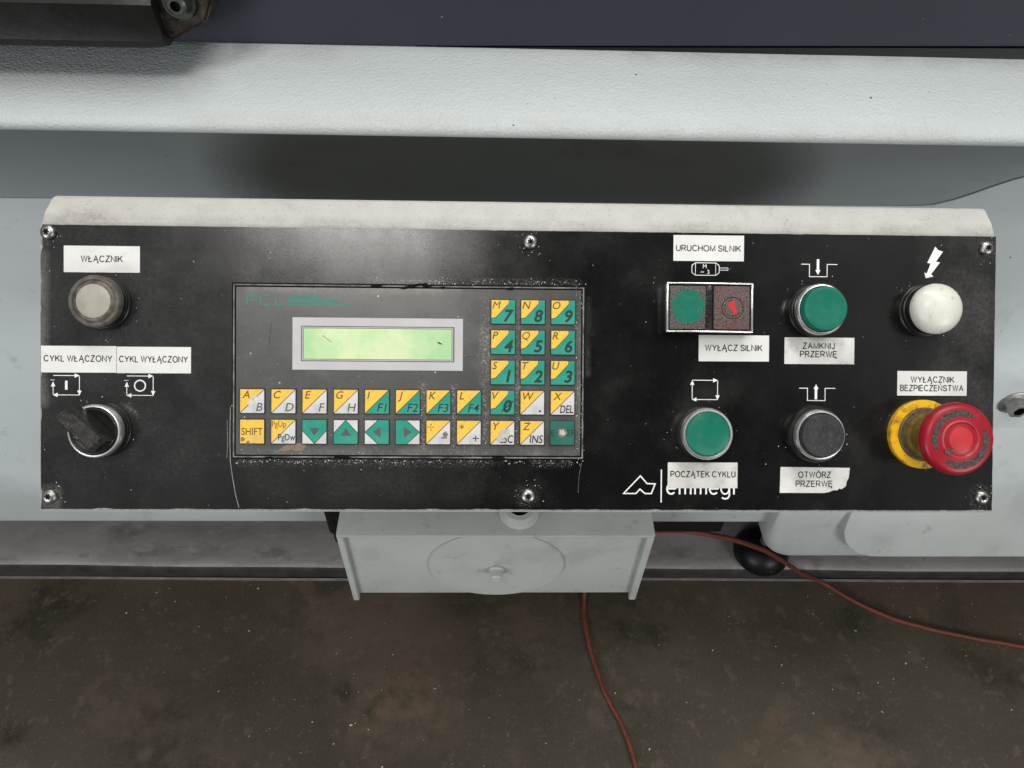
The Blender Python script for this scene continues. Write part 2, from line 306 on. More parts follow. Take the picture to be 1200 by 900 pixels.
class MB:
    """collects shapes (local units x S metres) and links them as ONE mesh object"""
    def __init__(s, S=1.0): s.bm = bmesh.new(); s.S = S; s.mats = []
    def mi(s, m):
        if m not in s.mats: s.mats.append(m)
        return s.mats.index(m)
    def V(s, p): return s.bm.verts.new((p[0] * s.S, p[1] * s.S, p[2] * s.S))
    def face(s, pts, m):
        f = s.bm.faces.new([s.V(p) for p in pts]); f.material_index = s.mi(m); return f
    def poly(s, pts, z, m): return s.face([(p[0], p[1], z) for p in pts], m)
    def rect(s, x0, y0, x1, y1, z, m): return s.poly([(x0, y0), (x1, y0), (x1, y1), (x0, y1)], z, m)
    def prism(s, pts, z0, z1, m, mtop=None, bev=0):
        n = len(pts)
        lo = [s.V((p[0], p[1], z0)) for p in pts]; hi = [s.V((p[0], p[1], z1)) for p in pts]
        fs = [s.bm.faces.new(hi), s.bm.faces.new(lo[::-1])]
        fs[0].material_index = s.mi(mtop or m); fs[1].material_index = s.mi(m)
        for i in range(n):
            f = s.bm.faces.new([lo[i], lo[(i + 1) % n], hi[(i + 1) % n], hi[i]]); f.material_index = s.mi(m); fs.append(f)
        if bev:
            bmesh.ops.bevel(s.bm, geom=list(fs[0].edges), offset=bev * s.S, segments=2, affect='EDGES', profile=.5)
        return fs
    def box(s, a, b, m, bev=0, seg=2):
        x0, y0, z0 = a; x1, y1, z1 = b
        v = [s.V(p) for p in ((x0, y0, z0), (x1, y0, z0), (x1, y1, z0), (x0, y1, z0), (x0, y0, z1), (x1, y0, z1), (x1, y1, z1), (x0, y1, z1))]
        fs = [s.bm.faces.new([v[i] for i in q]) for q in ((3, 2, 1, 0), (4, 5, 6, 7), (0, 1, 5, 4), (1, 2, 6, 5), (2, 3, 7, 6), (3, 0, 4, 7))]
        for f in fs: f.material_index = s.mi(m)
        if bev:
            es = {ed for f in fs for ed in f.edges}
            bmesh.ops.bevel(s.bm, geom=list(es), offset=bev * s.S, segments=seg, affect='EDGES', profile=.5)
    def lathe(s, prof, c, m, seg=56, mats=None, axis='z', wob=0):
        """profile [(r, h)...] turned round an axis through c; mats: one per profile step"""
        rings = []
        for r, h in prof:
            ring = []
            for i in range(seg):
                a = 2 * math.pi * i / seg; rr = r * (1 + (wob * mnoise.noise((math.cos(a) * 3, math.sin(a) * 3, r)) if wob else 0))
                x, y = rr * math.cos(a), rr * math.sin(a)
                p = (c[0] + x, c[1] + y, c[2] + h) if axis == 'z' else (c[0] + x, c[1] - h, c[2] + y)
                ring.append(s.V(p))
            rings.append(ring)
        for k in range(len(rings) - 1):
            mm_ = s.mi(mats[k] if mats else m)
            for i in range(seg):
                f = s.bm.faces.new([rings[k][i], rings[k][(i + 1) % seg], rings[k + 1][(i + 1) % seg], rings[k + 1][i]]); f.material_index = mm_
        f = s.bm.faces.new(rings[-1]); f.material_index = s.mi(mats[-1] if mats else m)
    def stroke(s, pts, w, z, m, closed=False):
        P = [Vector(p[:2]) for p in pts]; n = len(P)
        if closed: P = P + [P[0]]; n += 1
        L, Rr = [], []
        for i in range(n):
            a = (P[i] - P[i - 1]).normalized() if i else None
            b = (P[i + 1] - P[i]).normalized() if i < n - 1 else None
            if closed and i in (0, n - 1): a = (P[-1] - P[-2]).normalized(); b = (P[1] - P[0]).normalized()
            if a is None: a = b
            if b is None: b = a
            t = (a + b)
            t = t.normalized() if t.length > 1e-4 else a
            nn = Vector((-t.y, t.x)); k = w / 2 / max(.45, nn.dot(Vector((-a.y, a.x))))
            L.append(s.V((*(P[i] + nn * k), z))); Rr.append(s.V((*(P[i] - nn * k), z)))
        for i in range(n - 1):
            f = s.bm.faces.new([L[i], Rr[i], Rr[i + 1], L[i + 1]]); f.material_index = s.mi(m)
    def sans(s, body, cx, cy, z, cap, width, m, wt=.18):
        """Grotesk capitals built from strokes, centred at cx with its baseline at cy"""
        x = 0; out = []
        for ch in body:
            if ch == ' ': x += .42; continue
            w_, st = SANS[ch]
            out += [[(px + x, py) for px, py in q] for q in st]; x += w_ + .31
        x -= .31; k = width / x
        for i, q in enumerate(out):
            s.stroke([(cx - width / 2 + px * k, cy + py * cap) for px, py in q], wt * cap, z + .002 * (i % 3), m)
    def text(s, body, x, y, z, cap, m, shear=0.0, weight=0.0, width=None, align='c'):
        """humanist lettering; x,y is the centre (or left / right) of the baseline"""
        vs, fs = text_geo(body, shear, weight)
        hv, _ = text_geo('H'); H = max(v[1] for v in hv) - min(v[1] for v in hv)
        k = cap / H; x0 = min(v[0] for v in vs); x1 = max(v[0] for v in vs)
        kx = k if width is None else width / (x1 - x0)
        off = {'c': -(x0 + x1) / 2, 'l': -x0, 'r': -x1}[align]
        nv = [s.V((x + (v[0] + off) * kx, y + v[1] * k, z)) for v in vs]
        for f in fs:
            try: q = s.bm.faces.new([nv[i] for i in f]); q.material_index = s.mi(m)
            except ValueError: pass
    def tube(s, pts, r, m, seg=12):
        P = [Vector(p) for p in pts]; rings = []; up = Vector((0.1, .2, 1)).normalized()
        for i, p in enumerate(P):
            t = (P[min(i + 1, len(P) - 1)] - P[max(i - 1, 0)]).normalized()
            a = t.cross(up).normalized(); b = t.cross(a).normalized()
            rings.append([s.V(p + (a * math.cos(2 * math.pi * j / seg) + b * math.sin(2 * math.pi * j / seg)) * r) for j in range(seg)])
        for k in range(len(rings) - 1):
            for j in range(seg):
                f = s.bm.faces.new([rings[k][j], rings[k][(j + 1) % seg], rings[k + 1][(j + 1) % seg], rings[k + 1][j]]); f.material_index = s.mi(m)
        for q in (rings[0], rings[-1]): s.bm.faces.new(q).material_index = s.mi(m)
    def build(s, name, parent=None, label=None, angle=32):
        bmesh.ops.recalc_face_normals(s.bm, faces=s.bm.faces[:])
        me = bpy.data.meshes.new(name); s.bm.to_mesh(me); s.bm.free()
        for m in s.mats: me.materials.append(M[m])
        for p in me.polygons: p.use_smooth = True
        me.set_sharp_from_angle(angle=R(angle))
        o = bpy.data.objects.new(name, me); COL.objects.link(o)
        if parent: o.parent = parent
        if label: o['label'] = label
        return o

def thing(name, label, cat, loc=(0, 0, 0), rot=(0, 0, 0)):
    o = bpy.data.objects.new(name, None); o.empty_display_size = .05; COL.objects.link(o)
    o.location = loc; o.rotation_euler = rot; o['label'] = label; o['category'] = cat
    return o
def tag(o, label, cat): o['label'] = label; o['category'] = cat; return o
def smooth_path(pts, n=14, wob=.0012):
    P = [Vector(p) for p in pts]; out = []
    for i in range(len(P) - 1):
        p0 = P[max(i - 1, 0)]; p1 = P[i]; p2 = P[i + 1]; p3 = P[min(i + 2, len(P) - 1)]
        for j in range(n):
            t = j / n
            out.append(.5 * (2 * p1 + (p2 - p0) * t + (2 * p0 - 5 * p1 + 4 * p2 - p3) * t * t + (3 * p1 - p0 - 3 * p2 + p3) * t ** 3))
    out.append(P[-1])
    return [p + Vector((mnoise.noise(p * 14), mnoise.noise(p * 14 + Vector((5, 5, 5))), 0)) * wob * 2 for p in out]

# ================================================================== SETTING
b = MB(); b.rect(-6, -6, 6, 6, 0, 'floor_concrete')
fl = b.build('floor'); fl['kind'] = 'structure'; fl['label'] = 'dark oil stained concrete workshop floor'

# ================================================================== MACHINE
mach = thing('sawing_machine', 'pale grey machine body with textured ledge behind the control panel', 'machine', (0, .6, 0))
def mp(p): return (p[0], p[1] - .6, p[2])
XL, XR = -1.3, 1.5
# front sheet: flat below, its top edge rising towards the right, apron above leaning forward to the ledge
def crease(x):
    if x < .34: return .9905 + (x + .4) * .006
    t = min(1, (x - .34) / .09); return .995 + .031 * t * t * (3 - 2 * t) + max(0, x - .43) * .12
sst = lambda t: max(0, min(1, t)) ** 2 * (3 - 2 * max(0, min(1, t)))
pocket = lambda x, z: .055 * sst((x - .449) / .10) * sst((z - .79) / .09) * (1 - sst((z - .95) / .04))
xs = [XL, -.9, -.6, -.45, -.38, -.30, -.2, -.1, 0, .1, .2, .3, .34, .352, .365, .378, .391, .404, .417, .43, .445, .455, .465, .475, .49, .51, .53, .56, .6, .7, 1.0, XR]
b = MB()
def skin(prof_fn, m):
    rows = [[b.V(mp((x, y, z))) for y, z in prof_fn(x)] for x in xs]
    for i in range(len(rows) - 1):
        for j in range(len(rows[0]) - 1):
            f = b.bm.faces.new([rows[i][j], rows[i + 1][j], rows[i + 1][j + 1], rows[i][j + 1]]); f.material_index = b.mi(m)
skin(lambda x: [(.62, .545), (.508, .531), (.502, .533), (.5, .540)] + [(.5 + pocket(x, z), z) for z in (.78, .80, .815, .83, .85, .87, .90, .93, .96)] + [(.5 + pocket(x, .97), crease(x) - .0006), (.5004, crease(x)), (.5025, crease(x))], 'machine_paint')
b.build('front_sheet', mach)
b = MB()
skin(lambda x: [(.5015, crease(x) - .0006), (.5018, crease(x) + .004), (.5022, 1.050), (.497, 1.066), (.485, 1.074), (.447, 1.0785)], 'recess_shade_paint')
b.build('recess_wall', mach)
b = MB()
led = [(.4475, 1.0780), (.4430, 1.0790), (.4412, 1.0812), (.4410, 1.0838), (.4420, 1.0862), (.4450, 1.0886), (.455, 1.0935), (.470, 1.0990),
       (.482, 1.1024), (.491, 1.1046), (.500, 1.1076), (.507, 1.1090), (.514, 1.1090), (.535, 1.106)]
xs_keep = xs; xs = [XL + (XR - XL) * i / 60 for i in range(61)]
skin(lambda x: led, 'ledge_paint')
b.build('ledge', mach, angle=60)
xs = xs_keep
# cast lower right corner: a flange with a rounded lump and a swelling above it
b = MB()
def rounded(x0, z0, x1, z1, r, n=8, left_only=True):
    return [(x1, z0), (x1, z1), (x0, z1)] + [(x0 + r - r * math.cos(a), z0 + r - r * math.sin(a)) for a in [math.pi / 2 * i / n for i in range(n + 1)]]
def slab(outline, y0, y1, m, bev, seg=5):
    lo = [b.V(mp((p[0], y0, p[1]))) for p in outline]; hi = [b.V(mp((p[0], y1(p[1]) if callable(y1) else y1, p[1]))) for p in outline]; n = len(outline)
    top = b.bm.faces.new(hi); top.material_index = b.mi(m); fs = [top]
    for i in range(n):
        f = b.bm.faces.new([lo[i], lo[(i + 1) % n], hi[(i + 1) % n], hi[i]]); f.material_index = b.mi(m); fs.append(f)
    bmesh.ops.recalc_face_normals(b.bm, faces=fs)
    bmesh.ops.bevel(b.bm, geom=list(top.edges), offset=bev, segments=seg, affect='EDGES', profile=.5, clamp_overlap=True)
slab(rounded(.345, .478, XR, .60, .045), .60, .480, 'casting_paint', .014)
slab(rounded(.425, .516, XR, .725, .055), .502, lambda z: .462 + max(0, z - .516) * .185, 'casting_paint', .014)
b.build('lower_casting', mach, angle=60)
# flanged hex bolt in the front sheet
b = MB()
c = (.541, .502 - .6, .762)
b.lathe([(.0155, 0), (.0155, .003), (.0125, .0042)], c, 'zinc', seg=32, axis='y')
b.lathe([(.0105, .004), (.0105, .0135), (.0095, .015), (.0062, .015), (.0058, .010), (.0001, .010)], c, 'zinc', seg=6, axis='y',
        mats=['zinc', 'zinc', 'zinc', 'dark_recess', 'dark_recess', 'dark_recess'])
b.build('hex_bolt', mach)
# drip tray under the machine
b = MB(); rows = []
prof = [(1.7, .046), (.80, .043), (.735, .041), (.722, .0395), (.714, .036), (.7115, .030), (.7115, .0), (1.7, 0)]
xs2 = [-2.2 + i * .2 for i in range(23)]
for x in xs2:
    wv = .0015 * math.sin(x * 5) + .001 * math.sin(x * 13)
    rows.append([b.V((x, y - .004 * x + wv * (z > .01), max(0.0005, z - .006 * x * (z > .01)))) for y, z in prof])
for i in range(len(rows) - 1):
    for j in range(len(prof) - 1):
        b.bm.faces.new([rows[i][j], rows[i + 1][j], rows[i + 1][j + 1], rows[i][j + 1]]).material_index = b.mi('tray_steel' if j < 4 else 'tray_lip_shade')
tr = tag(b.build('drip_tray', angle=60), 'worn dark grey steel tray on the floor under the machine', 'tray')
b = MB()
for i in range(len(xs2) - 1):
    x0, x1 = xs2[i], xs2[i + 1]
    f = lambda x: .7065 - .004 * x + .0015 * math.sin(x * 5)
    b.face([(x0, f(x0), .004), (x1, f(x1), .004), (x1, f(x1) + .003, .005), (x0, f(x0) + .003, .005)], 'seal_line')
    b.face([(x0, f(x0), .0003), (x1, f(x1), .0003), (x1, f(x1), .004), (x0, f(x0), .004)], 'seal_line')
b.build('floor_seal', tr)
# rear closing plate of the machine so nothing shows through below it
b = MB(); b.box((XL, .95 - .6, .05), (XR, 1.0 - .6, 1.6), 'black_rubber'); b.box((XL, .535 - .6, .545), (XR, .95 - .6, .56), 'black_rubber')
b.box((.10, .585 - .6, .372), (.345, .66 - .6, .545), 'black_rubber', bev=.004)  # black block added to stand for the dark gap under the body
b.build('underside_dark_fill', mach)
# levelling foot
ft = thing('levelling_foot', 'round black rubber levelling foot under the machine by the red hose', 'foot', (.531, .742, .040))
b = MB(); b.lathe([(.044, 0), (.051, .004), (.053, .012), (.050, .024), (.042, .036), (.029, .044), (.016, .047), (.013, .048), (.0001, .048)], (0, 0, 0), 'black_rubber', seg=48)
b.build('rubber_pad', ft)
b = MB(); b.lathe([(.011, .047), (.011, .44)], (0, 0, 0), 'zinc', seg=24); b.build('spindle', ft)

# hood above the ledge and its gasket
hd = thing('hood', 'dark navy hood of the machine above the pale ledge', 'hood', (0, .52, 1.11))
b = MB(); hr = []
hz = lambda x: -.0012 + max(0, x + .05) * .019 + min(0, x + .2) * .004          # lower edge, lifting to the right
for i in range(41):
    x = XL + (XR - XL) * i / 40
    hr.append([b.V((x, y, z)) for y, z in ((.03, hz(x)), (-.010, hz(x)), (-.0125, hz(x) + .0012), (-.013, hz(x) + .004), (-.013, .235), (-.010, .240), (.03, .24))])
for i in range(40):
    for j in range(6): b.bm.faces.new([hr[i][j], hr[i + 1][j], hr[i + 1][j + 1], hr[i][j + 1]]).material_index = b.mi('hood_paint')
b.build('hood_panel', hd)
b = MB()
n = 30
for i in range(n):
    x0 = XL + (XR - XL) * i / n; x1 = XL + (XR - XL) * (i + 1) / n
    gy = lambda x: -.0115 - max(0, x + .1) * .003 + .0005 * math.sin(x * 31)
    b.face([(x0, gy(x0), -.012), (x1, gy(x1), -.012), (x1, gy(x1), hz(x1) - .0002), (x0, gy(x0), hz(x0) - .0002)], 'black_rubber')
    b.face([(x0, gy(x0), hz(x0) - .0002), (x1, gy(x1), hz(x1) - .0002), (x1, .02, hz(x1) - .0002), (x0, .02, hz(x0) - .0002)], 'black_rubber')
b.build('gasket', hd)

# black handle bar at the upper left
hb = thing('handle_bar', 'black plastic handle bar bolted at the upper left of the hood', 'handle', (-.2, .463, 1.1335))
b = MB()
prof = [(-.003, -.0085), (.003, -.0112), (.020, -.011), (.040, -.006), (.052, .004), (.052, .022), (.006, .0235), (-.004, .021), (-.0065, .0175), (-.0045, .0045), (-.0050, -.004)]
rings = []
for x, sc in ((-1.0, 1), (-.02, 1), (-.006, .985), (.001, .93)):
    rings.append([b.V((x, .020 + (y - .020) * sc, .006 + (z - .006) * sc)) for y, z in prof])
for i in range(len(rings) - 1):
    for j in range(len(prof)):
        b.bm.faces.new([rings[i][j], rings[i + 1][j], rings[i + 1][(j + 1) % len(prof)], rings[i][(j + 1) % len(prof)]]).material_index = b.mi('handle_plastic')
b.bm.faces.new(rings[-1]).material_index = b.mi('handle_plastic')
b.build('grip', hb, angle=14)
b = MB()
o = [(-.004, -.004), (.004, -.0065), (.026, .004), (.033, .016), (.032, .07), (-.004, .07)]
lo = [b.V((x, .045, z)) for x, z in o]; hi = [b.V((x + (.001 if x > 0 else 0), .004, z)) for x, z in o]
fs = [b.bm.faces.new(hi)] + [b.bm.faces.new([lo[i], lo[(i + 1) % 6], hi[(i + 1) % 6], hi[i]]) for i in range(6)]
for f in fs: f.material_index = b.mi('greasy_steel')
bmesh.ops.recalc_face_normals(b.bm, faces=fs)
bmesh.ops.bevel(b.bm, geom=list(fs[0].edges), offset=.002, segments=2, affect='EDGES')
b.build('bracket', hb)
b = MB(); b.lathe([(.0095, 0), (.0095, .003), (.006, .003), (.006, .008), (.0045, .009), (.003, .009), (.003, .006), (.0001, .006)], (.015, .004, .0165), 'dull_zinc', seg=28, axis='y',
                  mats=['dull_zinc'] * 5 + ['dark_recess'] * 3)
b.build('bolt', hb)

# drive cover with the round plate, below the panel
cv = thing('cover_box', 'grey cast cover box with a round plate and centre stud, hanging below the control panel', 'cover', (.008, .45, .60))
b = MB()
x0, x1, z0, z1 = -.162, .161, -.070, .066
b.box((x0, -.044, z0 + .002), (x1, .052, z1 - .001), 'cover_paint', bev=.002)
b.box((x0 - .001, -.0505, z1 - .004), (x1 + .001, .050, z1 + .0005), 'cover_paint', bev=.0018)     # top rim
b.box((x0 - .001, -.0500, z0 - .004), (x0 + .006, -.042, z1 - .0045), 'cover_paint', bev=.0016)     # side rims
b.box((x1 - .007, -.0500, z0 - .004), (x1 + .001, -.042, z1 - .0045), 'cover_paint', bev=.0016)
b.build('cover_shell', cv)
b = MB(); b.lathe([(.0720, 0), (.0720, .0020), (.0705, .0038), (.0685, .0042), (.0001, .0042)], (0, -.0435, -.0020), 'cover_paint', seg=96, axis='y'); o = b.build('round_plate', cv, angle=20); o.scale = (1.03, 1, .90)
b = MB(); b.lathe([(.0085, 0), (.0085, .002), (.0062, .0035), (.0062, .011), (.0048, .0125), (.0001, .0125)], (0, -.048, -.006), 'cover_paint', seg=28, axis='y'); b.build('stud', cv)
b = MB(); b.lathe([(.021, 0), (.020, .006), (.016, .010), (.011, .011), (.010, .006), (.0001, .006)], (.023, -.022, .066), 'cover_paint', seg=36,
                  mats=['cover_paint'] * 3 + ['dark_recess'] * 3); b.build('boss', cv)
b = MB(); b.lathe([(.008, 0), (.0095, -.004), (.0095, -.05), (.006, -.056), (.006, -.075), (.0001, -.076)], (x0 - .0235, .02, .02), 'black_rubber', seg=24)
b.box((x0 - .024, .012, .012), (x0 + .002, .028, .024), 'black_rubber', bev=.001); b.build('plunger', cv)
b = MB(); b.box((x0 - .010, -.006, -.052), (x0 + .001, .012, -.034), 'cover_paint', bev=.003); b.build('side_lug', cv)

# red hoses
b = MB(); b.tube(smooth_path([(.215, .80, .10), (.195, .72, .05), (.182, .665, .0042), (.181, .594, .0042), (.199, .507, .0042), (.228, .435, .0042), (.244, .367, .0042), (.25, .292, .0042), (.24, .15, .0042), (.2, 0, .0042)]), .0043, 'hose_red')
tag(b.build('air_hose', angle=80), 'red hose coming from behind the cover box and running towards the viewer', 'hose')
b = MB(); b.tube(smooth_path([(.14, .64, .33), (.20, .62, .322), (.263, .62, .321), (.317, .62, .319), (.397, .63, .280), (.489, .650, .197), (.588, .680, .076), (.655, .690, .014), (.748, .635, .0042), (.850, .599, .0042), (.999, .567, .0042), (1.134, .547, .0042), (1.4, .50, .0042)]), .0043, 'hose_red')
tag(b.build('air_hose', angle=80), 'red hose hanging past the black levelling foot and lying along the floor to the right', 'hose')

# ================================================================== CONTROL PANEL (local x right, y up the face, z out of it)
cp = thing('control_panel', 'black faced control panel with buttons, keypad and Polish stickers in a grey housing', 'control panel',
           (.0211, .30173, 1.00884), (R(43.744), 0, 0))
# housing
b = MB(MM)
HX, HB, HT = 280.6, -83.6, 82.4
A = [(-HX, HB, -1.8), (HX, HB, -1.8), (HX, HT, -1.8), (-HX, HT, -1.8)]
Bk = [(-HX, HB, -70), (HX, HB, -70), (HX - 2.5, HT + 18.2, -70), (-HX + 3.5, HT + 18.2, -70)]
Tm = [(-HX + .6, HT + 8, -4.0), (-HX + 3.5, HT + 17.2, -7.6), (HX - 2.5, HT + 17.2, -7.6), (HX - .6, HT + 8, -4.0)]
T2 = [(-HX + 3.6, HT + 18.3, -10), (HX - 2.6, HT + 18.3, -10)]
va = [b.V(p) for p in A]; vb = [b.V(p) for p in Bk]; vt = [b.V(p) for p in Tm]; v2 = [b.V(p) for p in T2]
quads = [(va[0], va[1], va[2], va[3]), (va[3], va[2], vt[3], vt[0]), (vt[0], vt[3], vt[2], vt[1]), (vt[1], vt[2], v2[1], v2[0]), (v2[0], v2[1], vb[2], vb[3]),
         (va[1], va[0], vb[0], vb[1]), (va[0], va[3], vt[0], vt[1], v2[0], vb[3], vb[0]), (va[2], va[1], vb[1], vb[2], v2[1], vt[2], vt[3]), (vb[0], vb[3], vb[2], vb[1])]
for q in quads: b.bm.faces.new(q).material_index = b.mi('housing_paint')
bmesh.ops.recalc_face_normals(b.bm, faces=b.bm.faces[:])
bmesh.ops.bevel(b.bm, geom=[ed for ed in b.bm.edges if ed.calc_face_angle(0) > .5 or True], offset=.0007, segments=2, affect='EDGES', clamp_overlap=True)
hs = b.build('housing', cp, angle=40)
b = MB(MM); b.box((-60, -40, -210), (60, 40, -69), 'housing_paint', bev=3); b.build('mounting_arm', cp)

# face plate: black foil with a chipped rim
def ragged(x0, y0, x1, y1, jit, step=3.2):
    pts = []
    def run(a, c_, amp):
        a, c_ = Vector(a), Vector(c_); n_ = max(2, int((c_ - a).length / step)); d = (c_ - a).normalized(); nn = Vector((-d.y, d.x))
        for i in range(n_):
            p = a + (c_ - a) * (i / n_)
            j = mnoise.noise((p.x * .09, p.y * .09, 3.3)) * .9 + mnoise.noise((p.x * .4, p.y * .4, 1.1)) * .5
            pts.append(p + nn * max(0, j) * amp)
    run((x0, y0), (x1, y0), jit[0]); run((x1, y0), (x1, y1), jit[1]); run((x1, y1), (x0, y1), jit[2]); run((x0, y1), (x0, y0), jit[3])
    return [(p.x, p.y) for p in pts]
b = MB(MM)
b.prism([(-280.2, -82.6), (280.0, -82.6), (280.0, 82.0), (-280.2, 82.0)], -1.79, -.5, 'bare_edge')
b.prism(ragged(-279.6, -81.9, 279.7, 81.7, (.9, .5, .5, 2.3)), -.49, 0, 'bare_edge', 'panel_foil')
b.stroke([(-171.6, -22), (-171.9, -40), (-171.6, -54), (-170.2, -64), (-168.4, -74), (-166.6, -81)], .35, .03, 'bare_edge')
b.stroke([(-173.4, -30), (-173.2, -46), (-173.6, -52)], .2, .03, 'bare_edge')
b.stroke([(33, -54), (31.5, -62), (31.0, -72)], .12, .03, 'bare_edge')
fp = b.build('face_plate', cp)

# printed white symbols
def arrowhead(b, p, ang, ln, wd, z, m):
    d = Vector((math.cos(R(ang)), math.sin(R(ang)))); n_ = Vector((-d.y, d.x)); p = Vector(p)
    b.poly([tuple(p), tuple(p - d * ln + n_ * wd / 2), tuple(p - d * ln - n_ * wd / 2)], z, m)
def cycle(x0, y0, x1, y1, mark):
    b = MB(MM); z = .05; m = 'print_white'; w = .42
    b.stroke([(x0 + .1, y0), (x1 - 2.2, y0)], w, z, m); arrowhead(b, (x1 + .2, y0), 0, 2.9, 2.5, z + .01, m)
    b.stroke([(x1, y0 - .4), (x1, y1 + 2.2)], w, z, m); arrowhead(b, (x1, y1 - .3), -90, 2.9, 2.5, z + .01, m)
    b.stroke([(x1 - .2, y1), (x0 + 2.2, y1)], w, z, m); arrowhead(b, (x0 - .3, y1), 180, 2.9, 2.5, z + .01, m)
    b.stroke([(x0, y1 + .4), (x0, y0 - 5.6 if mark else y0 - 2)], w, z, m); arrowhead(b, (x0, y0 - 3.4 if mark else y0 + .1), 90, 2.9, 2.5, z + .01, m)
    if mark: b.stroke([(x0 - 1.4, y0 - 2.6), (x0 + .9, y0 - 2.6)], .3, z, m)
    cx, cy = (x0 + x1) / 2, (y0 + y1) / 2
    if mark == 'I': b.rect(cx - .7, cy - 2.6, cx + .7, cy + 2.6, z, m)
    if mark == 'O': b.stroke(arc(cx, cy, 3.1, 3.1, 0, 360, 32)[:-1], .75, z, m, closed=True)
    return b
cycle(-272.6, -4.9, -257.7, -16.1, 'I').build('printed_symbol', cp, 'white cycle arrows around an upright bar')
cycle(-230.8, -4.9, -215.8, -16.1, 'O').build('printed_symbol', cp, 'white cycle arrows around a ring')
cycle(98.1, -5.1, 113.2, -16.5, None).build('printed_symbol', cp, 'white cycle arrows around an empty box')
def notch(x0, y0, up):
    b = MB(MM); m = 'print_white'; z = .05
    b.stroke([(x0, y0), (x0 + 5, y0), (x0 + 5, y0 - 7.3), (x0 + 15.6, y0 - 7.3), (x0 + 15.6, y0), (x0 + 21.7, y0)], .45, z, m)
    cx = x0 + 10.1
    if up: b.rect(cx - .75, y0 - 6.6, cx + .75, y0, z, m); arrowhead(b, (cx, y0 + 2.4), 90, 2.8, 3.0, z + .01, m)
    else: b.rect(cx - .75, y0 - 3.6, cx + .75, y0 + 3.0, z, m); arrowhead(b, (cx, y0 - 6.3), -90, 2.9, 3.1, z + .01, m)
    return b
notch(162.3, 64.0, False).build('printed_symbol', cp, 'white arrow pointing down into a notch')
notch(162.0, -9.4, True).build('printed_symbol', cp, 'white arrow pointing up out of a notch')
b = MB(MM)
b.poly([(242.9, 75.3), (244.6, 73.3), (247.6, 72.4), (243.4, 66.4), (245.9, 66.0), (240.6, 58.9), (242.0, 57.6), (237.4, 56.5), (236.5, 59.9), (237.9, 59.2), (240.2, 65.2), (238.1, 65.6)], .05, 'print_white')
b.build('printed_symbol', cp, 'white lightning bolt arrow')
b = MB(MM); z = .05
b.stroke([(99.3, 64.1), (111.3, 64.1), (113.4, 62.6), (113.4, 58.3), (111.3, 56.8), (99.3, 56.8), (97.2, 58.3), (97.2, 62.6)], .42, z, 'print_white', closed=True)
b.stroke([(99.3, 64.1), (99.3, 56.8)], .3, z + .01, 'print_white'); b.stroke([(111.3, 64.1), (111.3, 56.8)], .3, z + .01, 'print_white')
b.stroke([(113.5, 61.2), (118.6, 61.2), (118.6, 59.9), (113.5, 59.9)], .32, z, 'print_white')
b.text('M', 104.8, 60.9, z, 2.3, 'print_white')
b.stroke([(102.4, 58.4), (103.0, 58.9), (103.8, 58.5), (104.4, 59.0)], .32, z, 'print_white'); b.text('3', 107.0, 57.6, z, 2.3, 'print_white', weight=.01)
b.build('printed_symbol', cp, 'white motor symbol with M and 3')
b = MB(MM)
b.stroke([(67.8, -61.8), (71.8, -66.3), (76.6, -66.5), (74.4, -72.2), (70.6, -72.2), (67.6, -69.6), (65.3, -72.2), (57.9, -72.2)], .75, .05, 'print_white', closed=True)
b.rect(79.9, -77.5, 80.6, -58.0, .05, 'print_white')
# lettering, its upper half hidden by the sticker
wl_ = .85; yb = -72.6; xh = 6.6
def em(x, n_): 
    for i in range(n_ + 1): b.stroke([(x + i * 3.3, yb), (x + i * 3.3, yb + xh)], 1.0, .05, 'print_white')
    b.stroke([(x, yb + xh - .4), (x + n_ * 3.3, yb + xh - .4)], .8, .052, 'print_white')
def ee(x): b.stroke(arc(x + 2.6, yb + 3.2, 2.5, 3.0, 0, 318, 18), 1.0, .05, 'print_white'); b.stroke([(x + .2, yb + 3.2), (x + 5.2, yb + 3.2)], .7, .052, 'print_white')
ee(83.6); em(91.2, 2); em(100.4, 2); ee(109.0)
b.stroke(arc(118.3, yb + 3.2, 2.4, 3.0, 0, 360, 18)[:-1], .9, .05, 'print_white', closed=True)
b.stroke([(120.9, yb + 6.2), (120.9, yb - .4)] + arc(118.4, yb - .4, 2.5, 2.2, 0, -140, 8)[1:], .9, .052, 'print_white')
b.stroke([(123.6, yb), (123.6, yb + xh)], 1.0, .05, 'print_white')
b.build('printed_symbol', cp, 'white peaked emblem beside a half covered word')

# stickers
def sticker(x0, y0, x1, y1, lines, m='paper', torn=False, ink='ink'):
    b = MB(MM)
    if torn:
        pts = [(x0, y1), (x1 - 15, y1)] + [(x1 - 15 + i * 1.3 + random.uniform(-.4, .4), y1 + .5 + i * .26 + random.uniform(-.6, .6)) for i in range(1, 10)] + \
              [(x1 - 2.2, y1 + 4.2), (x1 - 1.7, y1 + 7), (x1 - .6, y1 + 9), (x1, y0 - .4), (x0 + .3, y0)]
    else: pts = [(x0, y1), (x1, y1 + .1), (x1, y0), (x0, y0 - .05)]
    b.prism(pts, .01, .16, m)
    for t, cx, cy, w_ in lines: b.sans(t, cx, cy, .19, 3.3, w_, ink)
    return b.build('sticker', cp, 'white sticker reading ' + ' '.join(l[0] for l in lines))
sticker(-266.5, 69.8, -223.4, 54.5, [('WŁĄCZNIK', -244.9, 60.7, 23.3)])
sticker(-279.4, 12.2, -236.75, -3.2, [('CYKL WŁĄCZONY', -258.4, 3.3, 38.4)])
sticker(-236.5, 12.0, -194.2, -3.3, [('CYKL WYŁĄCZONY', -215.5, 3.2, 38.8)])
